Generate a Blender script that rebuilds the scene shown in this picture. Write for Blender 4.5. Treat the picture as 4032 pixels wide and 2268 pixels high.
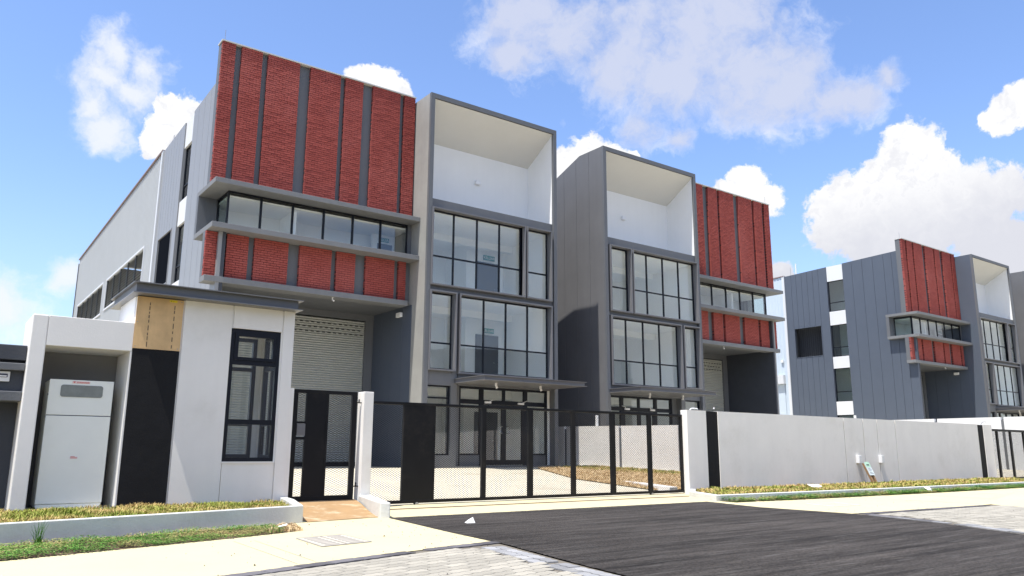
import bpy, bmesh, math, random
import numpy as np
from mathutils import Vector, Matrix

for o in list(bpy.data.objects):
    bpy.data.objects.remove(o, do_unlink=True)
SC = bpy.context.scene
COL = SC.collection
RND = random.Random(7)
R = math.radians

# ------------------------------------------------------------------ camera
cam = bpy.data.cameras.new('camera')
camo = bpy.data.objects.new('camera', cam)
COL.objects.link(camo)
yaw, pitch, roll = R(36.4023), R(11.6553), R(0.3091)
fwd = Vector((math.sin(yaw)*math.cos(pitch), math.cos(yaw)*math.cos(pitch), math.sin(pitch)))
rgt = Vector((math.cos(yaw), -math.sin(yaw), 0))
upv = rgt.cross(fwd)
r2 = rgt*math.cos(roll)+upv*math.sin(roll)
u2 = upv*math.cos(roll)-rgt*math.sin(roll)
mw = Matrix((r2, u2, -fwd)).transposed().to_4x4()
mw.translation = Vector((0, 0, 0.9))
camo.matrix_world = mw
cam.sensor_width = 36
cam.lens = 3086.67/4032*36
cam.clip_end = 3000
SC.camera = camo

# ------------------------------------------------------------------ light
SC.view_settings.view_transform = 'Standard'
SC.view_settings.look = 'None'
SC.view_settings.exposure = 1.38
SC.view_settings.gamma = 1
SC.view_settings.use_curve_mapping = False
SUN = Vector((-0.38, -0.07, 1.0)).normalized()      # towards the sun
sl = bpy.data.lights.new('sun', 'SUN')
sl.energy = 2.6
sl.angle = R(0.53)
sl.color = (1.0, 0.955, 0.88)
so = bpy.data.objects.new('sun', sl)
COL.objects.link(so)
so.rotation_euler = SUN.to_track_quat('Z', 'Y').to_euler()
so.location = (0, 0, 60)

W = bpy.data.worlds.new('World')
SC.world = W
W.use_nodes = True


class NT:
    """small helper to write node trees"""
    def __init__(s, tree):
        s.t = tree
        s.n = tree.nodes
        s.l = tree.links

    def node(s, typ, **kw):
        n = s.n.new(typ)
        for k, v in kw.items():
            setattr(n, k, v)
        return n

    def put(s, sock, v):
        if hasattr(v, 'is_output') or isinstance(v, bpy.types.NodeSocket):
            s.l.new(v, sock)
        else:
            sock.default_value = v

    def math(s, op, a, b=0.0, c=None, clamp=False):
        n = s.node('ShaderNodeMath', operation=op, use_clamp=clamp)
        s.put(n.inputs[0], a)
        s.put(n.inputs[1], b)
        if c is not None:
            s.put(n.inputs[2], c)
        return n.outputs[0]

    def vmath(s, op, a, b=(0, 0, 0)):
        n = s.node('ShaderNodeVectorMath', operation=op)
        s.put(n.inputs[0], a)
        s.put(n.inputs[1], b)
        return n.outputs['Value'] if op in ('DISTANCE', 'LENGTH', 'DOT_PRODUCT') else n.outputs['Vector']

    def scale(s, a, f):
        n = s.node('ShaderNodeVectorMath', operation='SCALE')
        s.put(n.inputs[0], a)
        s.put(n.inputs[3], f)
        return n.outputs['Vector']

    def noise(s, vec, scale, detail=4, rough=0.55, color=False, dist=0.0):
        n = s.node('ShaderNodeTexNoise')
        s.put(n.inputs['Vector'], vec)
        n.inputs['Scale'].default_value = scale
        n.inputs['Detail'].default_value = detail
        n.inputs['Roughness'].default_value = rough
        n.inputs['Distortion'].default_value = dist
        return n.outputs['Color' if color else 'Fac']

    def sstep(s, v, a, b, lo=0.0, hi=1.0):
        n = s.node('ShaderNodeMapRange', interpolation_type='SMOOTHSTEP')
        s.put(n.inputs[0], v)
        n.inputs[1].default_value = a
        n.inputs[2].default_value = b
        n.inputs[3].default_value = lo
        n.inputs[4].default_value = hi
        return n.outputs[0]

    def mix(s, f, a, b, blend='MIX'):
        n = s.node('ShaderNodeMix', data_type='RGBA', blend_type=blend)
        s.put(n.inputs[0], f)
        s.put(n.inputs[6], a if not isinstance(a, tuple) or len(a) == 4 else a+(1,))
        s.put(n.inputs[7], b if not isinstance(b, tuple) or len(b) == 4 else b+(1,))
        return n.outputs[2]


CRISP = [(0.1888,0.9113,0.3659,0.0339),(0.1763,0.9229,0.3423,0.0226),(0.2042,0.9052,0.3727,0.0181),(0.3949,0.8098,0.434,0.0281),(0.4166,0.8037,0.4249,0.0203),(0.3739,0.8207,0.432,0.0158),(0.6277,0.6917,0.3572,0.0316),(0.6073,0.7138,0.3487,0.0271),(0.652,0.667,0.3606,0.0203),(0.6708,0.6513,0.3549,0.0136),(0.7667,0.5601,0.3137,0.0271),(0.7544,0.5805,0.3065,0.0203),(0.7836,0.5451,0.298,0.0203),(0.8573,0.4078,0.3144,0.0413),(0.8499,0.4381,0.2929,0.0394),(0.8347,0.4742,0.28,0.0433),(0.873,0.3863,0.2976,0.0354),(0.8925,0.3601,0.2715,0.0433),(0.9038,0.3285,0.2744,0.0354),(0.8214,0.4904,0.2913,0.0236),(0.8467,0.4088,0.3406,0.0197),(0.8781,0.4064,0.2526,0.0472),(0.8516,0.4625,0.2466,0.0433),(0.9046,0.3573,0.2324,0.0433),(0.8341,0.4916,0.2501,0.0314),(0.8818,0.3193,0.3472,0.0217),(0.8852,0.3006,0.3549,0.0236),(0.877,0.3332,0.3462,0.0118),(0.9186,0.3384,0.2041,0.0236),(0.8074,0.5517,0.2091,0.0181)]
WISP = [(0.5216,0.6766,0.5197,0.0639),(0.5749,0.6514,0.4952,0.0639),(0.6247,0.6003,0.4994,0.0934),(0.6795,0.5569,0.4777,0.0934),(0.73,0.5239,0.4389,0.0689),(0.6784,0.5889,0.4392,0.059),(0.6187,0.6362,0.4609,0.0541),(0.7614,0.4931,0.4209,0.0541),(0.7918,0.463,0.3983,0.0344),(0.8094,0.4345,0.395,0.0295),(0.5253,0.7052,0.4761,0.0344),(0.7031,0.5171,0.4881,0.0689),(0.818,0.4003,0.4132,0.0197),(0.0563,0.9874,0.148,0.0344),(0.1152,0.976,0.1846,0.0197),(0.6693,0.635,0.3859,0.0295),(0.7048,0.603,0.3738,0.0246),(0.1229,0.9287,0.3498,0.0295),(0.123,0.8995,0.4194,0.0344),(0.1525,0.8995,0.4094,0.0295),(0.1076,0.9119,0.396,0.0344),(0.1412,0.9131,0.3825,0.0295),(0.104,0.9228,0.3709,0.0221)]


def build_world():
    t = NT(W.node_tree)
    t.n.clear()
    out = t.node('ShaderNodeOutputWorld')
    bg = t.node('ShaderNodeBackground')
    bg.inputs['Strength'].default_value = 0.1
    t.l.new(bg.outputs[0], out.inputs[0])
    sky = t.node('ShaderNodeTexSky', sky_type='NISHITA')
    sky.sun_disc = False
    sky.sun_elevation = math.asin(SUN.z)
    sky.sun_rotation = math.atan2(SUN.x, SUN.y)
    sky.air_density = 1.0
    sky.dust_density = 0.6
    sky.ozone_density = 2.5
    D = t.node('ShaderNodeTexCoord').outputs['Generated']
    n1 = t.noise(D, 9, 3, 0.5, color=True)
    n2 = t.noise(D, 34, 5, 0.62, color=True)
    w = t.vmath('ADD', t.scale(t.vmath('SUBTRACT', n1, (.5, .5, .5)), 0.045),
                t.scale(t.vmath('SUBTRACT', n2, (.5, .5, .5)), 0.026))
    P = t.vmath('ADD', D, w)

    def field(vec, blobs):
        m = None
        for (x, y, z, r) in blobs:
            d = t.vmath('DISTANCE', vec, (x, y, z))
            v = t.math('MULTIPLY_ADD', d, -1.0/r, 1.0)
            m = v if m is None else t.math('SMOOTH_MAX', m, v, 0.25)
        return m
    fb = t.noise(P, 16, 7, 0.6)
    fine = t.noise(P, 70, 6, 0.62)
    c = field(P, CRISP)
    ws = field(P, WISP)
    # out-of-frame sky: extra unseen cloud added to brighten and whiten the facade fill
    far = t.noise(D, 3.2, 6, 0.58)
    front = t.vmath('DOT_PRODUCT', D, tuple(fwd))
    gen = t.math('MULTIPLY', t.sstep(far, .44, .60), t.sstep(front, .5, .62, 1.0, 0.0))
    f0 = t.math('SUBTRACT', fine, .5)
    b0 = t.math('SUBTRACT', fb, .5)
    cn = t.math('MULTIPLY_ADD', b0, .8, t.math('MULTIPLY_ADD', f0, .85, c))
    cden = t.sstep(cn, -.03, .22)
    wsum = t.math('MULTIPLY_ADD', b0, 2.5, ws)
    wsum = t.math('MULTIPLY_ADD', f0, .7, wsum)
    wden = t.math('MULTIPLY', t.sstep(wsum, -.30, .85), .88)
    gden = t.math('MULTIPLY', gen, .9)
    den = t.math('MAXIMUM', t.math('MAXIMUM', cden, wden), gden)
    # tops catch the sun, undersides are grey; the thin sheet overhead is lavender with bright edges
    sep = t.node('ShaderNodeSeparateXYZ')
    t.l.new(D, sep.inputs[0])
    hgt = t.math('MULTIPLY_ADD', b0, .10, t.math('MULTIPLY_ADD', f0, .06, sep.outputs[2]))
    under = t.sstep(t.math('MULTIPLY_ADD', sep.outputs[1], .16, hgt), .275, .415, .95, 0.0)
    puff = t.math('MULTIPLY', t.sstep(t.math('MULTIPLY_ADD', f0, .9, fb), .44, .74), .55)
    ccum = t.mix(t.math('MAXIMUM', under, puff), (4.15, 4.15, 4.15, 1), (2.85, 2.9, 3.2, 1))
    lav = t.math('MULTIPLY', t.sstep(t.math('MULTIPLY_ADD', b0, .9, ws), -.25, .45), t.sstep(sep.outputs[0], .30, .50, .35, 1.0))
    wcol = t.mix(lav, (4.2, 4.25, 4.4, 1), (2.65, 2.82, 3.45, 1))
    gcol = t.mix(gen, (5.0, 5.0, 4.95, 1), (3.6, 3.75, 4.1, 1))
    ccol = t.mix(t.sstep(t.math('SUBTRACT', cden, wden), -.1, .15), wcol, ccum)
    ccol = t.mix(t.math('GREATER_THAN', gden, t.math('MAXIMUM', cden, wden)), ccol, gcol)
    tint = t.mix(1.0, sky.outputs[0], (.86, .895, 1.02, 1), 'MULTIPLY')
    z = t.node('ShaderNodeSeparateXYZ')
    t.l.new(D, z.inputs[0])
    hz = t.sstep(z.outputs[2], -0.02, .34, .38, 0.0)
    skyc = t.mix(hz, tint, (2.5, 2.95, 3.95, 1))
    col = t.mix(den, skyc, ccol)
    # below the horizon: plain ground bounce colour
    col = t.mix(t.sstep(z.outputs[2], -.06, -.005), (1.6, 1.5, 1.3, 1), col)
    t.l.new(col, bg.inputs[0])


build_world()
W.cycles.sampling_method = 'MANUAL'
W.cycles.sample_map_resolution = 1024
SC.cycles.max_bounces = 10
SC.cycles.diffuse_bounces = 8
SC.cycles.glossy_bounces = 6
SC.cycles.transparent_max_bounces = 24
SC.cycles.use_denoising = True

# ------------------------------------------------------------------ materials
MATS = {}


def mat(name, col, rough=.6, var=.12, scale=1.2, bump=.0, bscale=60, spec=.5, metal=0.0,
        streak=0.0, stain=None, stain_amt=0.0, tint=0.0, attr=None, fine=0.0):
    if name in MATS:
        return MATS[name]
    m = bpy.data.materials.new(name)
    m.use_nodes = True
    t = NT(m.node_tree)
    b = t.n['Principled BSDF']
    pos = t.node('ShaderNodeNewGeometry').outputs['Position']
    base = tuple(col)+(1,)
    n = t.noise(pos, scale, 6, .62)
    f = t.math('MULTIPLY_ADD', t.math('SUBTRACT', n, .5), 2.6*var, 1.0)
    if fine:
        f = t.math('MULTIPLY', f, t.math('MULTIPLY_ADD', t.math('SUBTRACT', t.noise(pos, bscale, 3, .6), .5), 2*fine, 1.0))
    if streak:
        mp = t.node('ShaderNodeMapping')
        t.l.new(pos, mp.inputs[0])
        mp.inputs['Scale'].default_value = (5.5, 5.5, .35)
        f = t.math('MULTIPLY', f, t.math('MULTIPLY_ADD', t.math('SUBTRACT', t.noise(mp.outputs[0], 1, 5, .6), .5), 2*streak, 1.0))
    if attr:
        at = t.node('ShaderNodeAttribute', attribute_name=attr)
        f = t.math('MULTIPLY', f, at.outputs['Fac'])
    cn = t.node('ShaderNodeVectorMath', operation='SCALE')
    cn.inputs[0].default_value = base[:3]
    t.l.new(f, cn.inputs[3])
    c = cn.outputs['Vector']
    if stain is not None:
        sm = t.math('MULTIPLY', t.sstep(t.noise(pos, scale*.7, 7, .68), .5, .72), stain_amt)
        c = t.mix(sm, c, tuple(stain)+(1,))
    t.l.new(c, b.inputs['Base Color'])
    b.inputs['Roughness'].default_value = rough
    b.inputs['Metallic'].default_value = metal
    b.inputs['Specular IOR Level'].default_value = spec
    if bump:
        bp = t.node('ShaderNodeBump')
        bp.inputs['Strength'].default_value = 1.0
        bp.inputs['Distance'].default_value = bump
        h = t.math('ADD', t.noise(pos, bscale, 5, .6), t.math('MULTIPLY', t.noise(pos, bscale*.08, 3, .5), 1.5))
        t.l.new(h, bp.inputs['Height'])
        t.l.new(bp.outputs[0], b.inputs['Normal'])
    MATS[name] = m
    return m


def glass_mat(name, tint, refl=1.0, ior=1.9):
    m = bpy.data.materials.new(name)
    m.use_nodes = True
    t = NT(m.node_tree)
    t.n.clear()
    o = t.node('ShaderNodeOutputMaterial')
    tr = t.node('ShaderNodeBsdfTransparent')
    tr.inputs[0].default_value = tuple(tint)+(1,)
    gl = t.node('ShaderNodeBsdfGlossy')
    gl.inputs['Roughness'].default_value = .012
    gl.inputs['Color'].default_value = (refl, refl, refl, 1)
    fr = t.node('ShaderNodeFresnel')
    fr.inputs['IOR'].default_value = ior
    pos = t.node('ShaderNodeNewGeometry').outputs['Position']
    bp = t.node('ShaderNodeBump')
    bp.inputs['Strength'].default_value = .12
    bp.inputs['Distance'].default_value = .003
    t.l.new(t.noise(pos, .9, 2, .5), bp.inputs['Height'])
    t.l.new(bp.outputs[0], gl.inputs['Normal'])
    mx = t.node('ShaderNodeMixShader')
    back = t.node('ShaderNodeNewGeometry').outputs['Backfacing']
    t.l.new(t.math('MULTIPLY', fr.outputs[0], t.math('SUBTRACT', 1.0, back)), mx.inputs[0])
    t.l.new(tr.outputs[0], mx.inputs[1])
    t.l.new(gl.outputs[0], mx.inputs[2])
    t.l.new(mx.outputs[0], o.inputs[0])
    MATS[name] = m
    return m


def brick_mat():
    m = bpy.data.materials.new('red_brick')
    m.use_nodes = True
    t = NT(m.node_tree)
    b = t.n['Principled BSDF']
    pos = t.node('ShaderNodeNewGeometry').outputs['Position']
    at = t.node('ShaderNodeAttribute', attribute_name='tint').outputs['Fac']
    big = t.noise(pos, .55, 5, .6)
    c = t.mix(at, (.240, .043, .036, 1), (.40, .092, .074, 1))
    sp = t.sstep(t.noise(pos, 55, 4, .7), .55, .75)
    c = t.mix(t.math('MULTIPLY', sp, .35), c, (.48, .20, .16, 1))
    c = t.mix(t.math('MULTIPLY', t.sstep(big, .48, .70), .30), c, (.50, .15, .13, 1))
    t.l.new(c, b.inputs['Base Color'])
    b.inputs['Roughness'].default_value = .8
    b.inputs['Specular IOR Level'].default_value = .3
    bp = t.node('ShaderNodeBump')
    bp.inputs['Distance'].default_value = .006
    t.l.new(t.noise(pos, 70, 4, .6), bp.inputs['Height'])
    t.l.new(bp.outputs[0], b.inputs['Normal'])
    MATS['red_brick'] = m


def asphalt_mat():
    m = bpy.data.materials.new('asphalt')
    m.use_nodes = True
    t = NT(m.node_tree)
    b = t.n['Principled BSDF']
    pos = t.node('ShaderNodeNewGeometry').outputs['Position']
    mp = t.node('ShaderNodeMapping')
    t.l.new(pos, mp.inputs[0])
    mp.inputs['Rotation'].default_value = (0, 0, R(-75))
    mp.inputs['Scale'].default_value = (.13, 3.0, 1)
    st = t.noise(mp.outputs[0], 2.2, 7, .66)
    st2 = t.noise(mp.outputs[0], 11, 4, .7)
    sp = t.noise(pos, 40, 5, .8)
    big = t.noise(pos, .5, 4, .55)
    f = t.math('MULTIPLY_ADD', t.math('SUBTRACT', st, .5), 3.4, 1.0)
    f = t.math('MULTIPLY', f, t.math('MULTIPLY_ADD', t.math('SUBTRACT', sp, .5), 4.2, 1.0))
    f = t.math('MULTIPLY', f, t.math('MULTIPLY_ADD', t.math('SUBTRACT', big, .5), 1.0, 1.0))
    cn = t.node('ShaderNodeVectorMath', operation='SCALE')
    cn.inputs[0].default_value = (.049, .0432, .039)
    t.l.new(f, cn.inputs[3])
    c = t.mix(t.math('MULTIPLY', t.sstep(st2, .52, .66), .50), cn.outputs[0], (.135, .128, .12, 1))
    dust = t.math('MULTIPLY', t.sstep(t.noise(pos, 1.7, 6, .7), .60, .78), .16)
    c = t.mix(dust, c, (.24, .21, .17, 1))
    t.l.new(c, b.inputs['Base Color'])
    b.inputs['Specular IOR Level'].default_value = .15
    b.inputs['Roughness'].default_value = .85
    bp = t.node('ShaderNodeBump')
    bp.inputs['Distance'].default_value = .012
    t.l.new(t.math('ADD', sp, t.math('MULTIPLY', t.noise(pos, 45, 3, .6), .8)), bp.inputs['Height'])
    t.l.new(bp.outputs[0], b.inputs['Normal'])
    MATS['asphalt'] = m


def blade_mat(name, dark, light, dry, dryamt):
    m = bpy.data.materials.new(name)
    m.use_nodes = True
    t = NT(m.node_tree)
    b = t.n['Principled BSDF']
    pos = t.node('ShaderNodeNewGeometry').outputs['Position']
    at = t.node('ShaderNodeAttribute', attribute_name='tint').outputs['Fac']
    c = t.mix(at, dark+(1,), light+(1,))
    d = t.sstep(t.math('ADD', t.noise(pos, 2.1, 4, .6), t.math('MULTIPLY', at, .22)), .62-dryamt*.35, .80-dryamt*.35)
    c = t.mix(d, c, dry+(1,))
    t.l.new(c, b.inputs['Base Color'])
    b.inputs['Roughness'].default_value = .6
    b.inputs['Specular IOR Level'].default_value = .25
    MATS[name] = m


brick_mat()
asphalt_mat()
blade_mat('lawn_blade', (.14, .19, .02), (.40, .42, .08), (.55, .40, .16), .25)
blade_mat('dry_blade', (.30, .24, .09), (.58, .48, .22), (.62, .46, .26), .9)
blade_mat('clover_leaf', (.04, .14, .012), (.20, .40, .07), (.36, .30, .12), .12)
glass_mat('window_glass', (.975, .99, .985))
glass_mat('dark_glass', (.80, .86, .855), 1.0, 1.9)
DARK = mat('dark_grey_render', (.122, .128, .138), .55, .10, .9, .003, 40, streak=.06)
LEDGE_LIT = mat('sunlit_ledge_render', (.175, .18, .185), .6, .14, 1.2, .003, 40, streak=.12)  # lighter than the wall grey: grazing sun and sky light put into the colour
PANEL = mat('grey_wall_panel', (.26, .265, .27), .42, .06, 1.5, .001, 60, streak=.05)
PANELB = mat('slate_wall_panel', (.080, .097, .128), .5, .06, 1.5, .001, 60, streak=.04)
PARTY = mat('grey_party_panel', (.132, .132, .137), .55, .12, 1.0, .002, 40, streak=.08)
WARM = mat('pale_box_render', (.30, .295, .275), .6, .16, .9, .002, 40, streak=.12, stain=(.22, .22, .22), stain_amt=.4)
WHITE = mat('white_render', (.80, .80, .79), .7, .05, .7, .002, 30, streak=.03)
SOFFIT = mat('cream_soffit', (.60, .595, .565), .7, .05, .8, .002, 30)
STRIPW = mat('white_wall_panel', (.66, .67, .68), .6, .04, .8, .001, 30)
COPING = mat('coping_metal', (.55, .55, .53), .5, .08, 2)
INTW = mat('interior_white', (.93, .93, .91), .8, .02, .5)
INTF = mat('interior_floor', (.84, .84, .81), .6, .05, 1)
INTD = mat('interior_door_grey', (.10, .105, .115), .5, .05, 2)
STEEL = mat('steel_grey_paint', (.150, .150, .158), .42, .07, 2.2, .0006, 40, spec=.5)
BLACKF = mat('black_window_frame', (.006, .008, .014), .42, .08, 3, spec=.28)
BLACK = mat('black_gate_paint', (.007, .007, .0085), .5, .35, 3.0, .0004, 50, stain=(.030, .026, .022), stain_amt=.5, spec=.22)
BLACKR = mat('black_textured_render', (.009, .0092, .011), .75, .25, 2.5, .004, 90, spec=.25)
CHAR = mat('charcoal_render', (.045, .050, .062), .65, .15, 2.0, .003, 60)
LGREY = mat('light_grey_render', (.78, .76, .73), .75, .06, 1.1, .0014, 45, streak=.02)
LGREY2 = mat('smooth_grey_render', (.80, .772, .73), .72, .06, 1.4, .0018, 60, streak=.04, stain=(.66, .63, .575), stain_amt=.45)
PLANT = mat('planter_render', (.62, .625, .60), .75, .14, 2.6, .007, 25, stain=(.36, .33, .27), stain_amt=.25)
KERBM = mat('kerb_concrete', (.44, .43, .40), .85, .14, 2.5, .003, 60, stain=(.28, .24, .18), stain_amt=.35)
CONC = mat('footpath_concrete', (.585, .52, .315), .85, .07, .9, .002, 70, stain=(.56, .44, .25), stain_amt=.35)
CONCG = mat('driveway_concrete', (.62, .565, .44), .85, .08, .7, .002, 60, stain=(.36, .29, .20), stain_amt=.35)
RAMPM = mat('ramp_concrete', (.36, .225, .105), .85, .22, 3.6, .002, 60, stain=(.62, .52, .36), stain_amt=.85)
SOIL = mat('soil', (.13, .085, .05), .95, .3, 6, .01, 40)
GROUND = mat('ground_earth', (.22, .19, .13), .95, .2, .4, .01, 8)
PAVL = mat('light_paver', (.35, .325, .27), .85, .14, 4, .002, 110, attr='tint', fine=.15, stain=(.50, .46, .38), stain_amt=.4)
PAVD = mat('dark_paver', (.105, .098, .105), .85, .18, 5, .002, 110, attr='tint', fine=.2)
PAVG = mat('grey_paver', (.27, .27, .275), .85, .18, 5, .002, 110, attr='tint', fine=.2, stain=(.45, .43, .38), stain_amt=.4)
JOINT = mat('joint_sand', (.16, .14, .11), .95, .2, 20)
MORTAR = mat('mortar', (.10, .03, .028), .95, .2, 4)
CLAD = mat('corrugated_cladding', (.40, .415, .42), .45, .05, 1.0, 0, streak=.05, spec=.5)
CLADB = mat('pale_blue_cladding', (.52, .60, .68), .45, .05, 1.0, 0, streak=.05)
TRIMW = mat('white_trim', (.62, .64, .66), .5, .05, 2)
ROOFR = mat('brown_gutter', (.24, .18, .175), .6, .1, 2)
ROOFM = mat('metal_roof', (.35, .36, .38), .5, .08, 1)
SHUT = mat('shutter_metal', (.43, .44, .41), .38, .06, 1.5, spec=.5)
SHUTD = mat('shutter_slot', (.012, .012, .012), .8)
CAB = mat('cabinet_enamel', (.84, .85, .79), .35, .05, 1.6, .0005, 30, stain=(.70, .70, .62), stain_amt=.3)
CABD = mat('cabinet_seam', (.03, .03, .06), .6)
CABW = mat('cabinet_window', (.22, .235, .22), .12, .35, 6)
RED = mat('red_print', (.62, .08, .07), .5, .05, 4)
PINK = mat('label_pink', (.80, .60, .56), .5, .03, 4)
LABELW = mat('label_white', (.80, .80, .78), .5, .03, 4)
PLY = mat('plywood', (.62, .41, .20), .7, .22, 5, .001, 60, streak=.22)
PLYPRINT = mat('plywood_print', (.13, .10, .06), .8, .5, 30)
YELLOW = mat('yellow_sticker', (.78, .62, .02), .5)
INK = mat('sticker_ink', (.10, .09, .03), .6)
GREEN = mat('exit_green', (.01, .22, .17), .4, .03, 3)
PVC = mat('white_plastic', (.74, .74, .74), .4, .04, 4)
CHROME = mat('brushed_steel', (.62, .62, .62), .22, .05, 8, metal=1.0)
GALV = mat('galvanised_steel', (.33, .33, .34), .4, .12, 10, metal=.6)
WOOD = mat('weathered_timber', (.28, .17, .085), .8, .25, 12, .002, 40)
MINT = mat('mint_board', (.40, .62, .46), .5, .08, 6)
BOARDW = mat('sign_white', (.66, .74, .74), .5, .08, 8)
RUST = mat('rusty_rail', (.20, .13, .10), .7, .2, 8)
LITTER = mat('paper_white', (.80, .80, .78), .7)
STONE = mat('dark_gravel', (.06, .055, .05), .9, .4, 40)
LAMPW = mat('lamp_white', (.80, .80, .80), .4)
MAN = mat('manhole_cast', (.46, .42, .36), .75, .15, 6, .002, 80)
NICHE_SHADE = mat('niche_shade_grey', (.22, .215, .21), .8, .15, 2.0)  # back wall darkened in its colour to carry the deep niche's shade
MAN2 = mat('manhole_slot', (.26, .245, .22), .8, .15, 6)
DRYSOIL = mat('dry_soil', (.40, .30, .17), .95, .25, 4)
FARW = mat('far_wall', (.42, .42, .43), .7, .08, .5)
FARD = mat('far_dark', (.10, .11, .13), .6, .08, .5)

# ------------------------------------------------------------------ mesh helpers
CUR = {'T': None}


class Xf:
    """places a building's own coordinates in the street: optional mirror, shift, lift"""
    def __init__(s, ox=0.0, oz=0.0, mirror=None):
        s.ox, s.oz, s.m = ox, oz, mirror

    def __call__(s, p):
        x = p[0] if s.m is None else 2*s.m-p[0]
        return (x+s.ox, p[1], p[2]+s.oz)


IDT = Xf()


def root_loc(o):
    v = Vector((0, 0, 0))
    while o is not None:
        v += o.location
        o = o.parent
    return v


class MB:
    def __init__(s, T=None):
        s.v, s.f, s.T, s.tint = [], [], T or CUR['T'] or IDT, None

    def add(s, vs, fs, tint=None):
        k = len(s.v)
        flip = s.T.m is not None
        s.v += [s.T(p) for p in vs]
        for f in fs:
            f = [i+k for i in f]
            s.f.append(f[::-1] if flip else f)
            if tint is not None:
                if s.tint is None:
                    s.tint = []
                s.tint.append(tint)
        return s

    def box(s, x0, x1, y0, y1, z0, z1, tint=None):
        vs = [(x0, y0, z0), (x1, y0, z0), (x1, y1, z0), (x0, y1, z0), (x0, y0, z1), (x1, y0, z1), (x1, y1, z1), (x0, y1, z1)]
        return s.add(vs, [(0, 3, 2, 1), (4, 5, 6, 7), (0, 1, 5, 4), (1, 2, 6, 5), (2, 3, 7, 6), (3, 0, 4, 7)], tint)

    def prism(s, pts, axis, a, b, tint=None):
        """extrude a CCW polygon along an axis: 'x' takes (y,z), 'y' takes (x,z) , 'z' takes (x,y)"""
        n = len(pts)
        ar = sum(pts[i][0]*pts[(i+1) % n][1]-pts[(i+1) % n][0]*pts[i][1] for i in range(n))
        if ar < 0:
            pts = pts[::-1]
        if axis == 'x':
            g = lambda p, t: (t, p[0], p[1])
        elif axis == 'y':
            g = lambda p, t: (p[0], t, p[1])
        else:
            g = lambda p, t: (p[0], p[1], t)
        vs = [g(p, a) for p in pts]+[g(p, b) for p in pts]
        lo, hi = list(range(n))[::-1], list(range(n, 2*n))
        fs = [lo, hi]+[(i, (i+1) % n, n+(i+1) % n, n+i) for i in range(n)]
        if axis == 'y':
            fs = [f[::-1] for f in fs]
        return s.add(vs, fs, tint)

    def tube(s, path, r, n=8, r1=None):
        P = [Vector(p) for p in path]
        vs, fs = [], []
        m = len(P)
        for i, p in enumerate(P):
            d = (P[min(i+1, m-1)]-P[max(i-1, 0)]).normalized()
            a = d.cross(Vector((0, 0, 1)))
            if a.length < .05:
                a = d.cross(Vector((1, 0, 0)))
            a.normalize()
            b = d.cross(a)
            rr = r if r1 is None else r+(r1-r)*i/(m-1)
            for k in range(n):
                t = 2*math.pi*k/n
                vs.append(tuple(p+a*math.cos(t)*rr+b*math.sin(t)*rr))
        for i in range(m-1):
            for k in range(n):
                fs.append((i*n+k, i*n+(k+1) % n, (i+1)*n+(k+1) % n, (i+1)*n+k))
        fs += [list(range(n))[::-1], list(range((m-1)*n, m*n))]
        return s.add(vs, fs)

    def mesh(s, name, m, off=(0, 0, 0)):
        me = bpy.data.meshes.new(name)
        me.from_pydata([(v[0]-off[0], v[1]-off[1], v[2]-off[2]) for v in s.v], [], s.f)
        if s.tint is not None:
            a = me.attributes.new('tint', 'FLOAT', 'FACE')
            a.data.foreach_set('value', s.tint)
        me.materials.append(m)
        return me

    def build(s, name, m, parent=None, label=None, cat=None, group=None, kind=None, bevel=0.0):
        off = root_loc(parent) if parent else (0, 0, 0)
        o = bpy.data.objects.new(name, s.mesh(name, m, off))
        COL.objects.link(o)
        if parent:
            o.parent = parent
        tag(o, label, cat, group, kind)
        if bevel:
            bv = o.modifiers.new('bevel', 'BEVEL')
            bv.width = bevel
            bv.segments = 2
            bv.limit_method = 'ANGLE'
        return o


def tag(o, label=None, cat=None, group=None, kind=None):
    for k, v in (('label', label), ('category', cat), ('group', group), ('kind', kind)):
        if v:
            o[k] = v
    return o


def thing(name, loc, label, cat, group=None):
    o = bpy.data.objects.new(name, None)
    COL.objects.link(o)
    o.empty_display_size = .3
    o.location = loc
    return tag(o, label, cat, group)


def B(name, m, parent, *dims, **kw):
    return MB().box(*dims).build(name, m, parent, **kw)


def text_mesh(body, size, m):
    cu = bpy.data.curves.new('lettering', 'FONT')
    cu.body = body
    cu.size = size
    cu.extrude = .002
    cu.align_x = 'CENTER'
    cu.align_y = 'CENTER'
    to = bpy.data.objects.new('lettering', cu)
    COL.objects.link(to)
    dg = bpy.context.evaluated_depsgraph_get()
    me = bpy.data.meshes.new_from_object(to.evaluated_get(dg))
    bpy.data.objects.remove(to)
    bpy.data.curves.remove(cu)
    me.materials.clear()
    me.materials.append(m)
    return me


# ------------------------------------------------------------------ setting
def sheet(name, pts, z, m, kind='structure', sub=None):
    b = MB(IDT)
    b.add([(p[0], p[1], z if len(p) == 2 else p[2]) for p in pts], [list(range(len(pts)))])
    return b.build(name, m, kind=kind)


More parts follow.
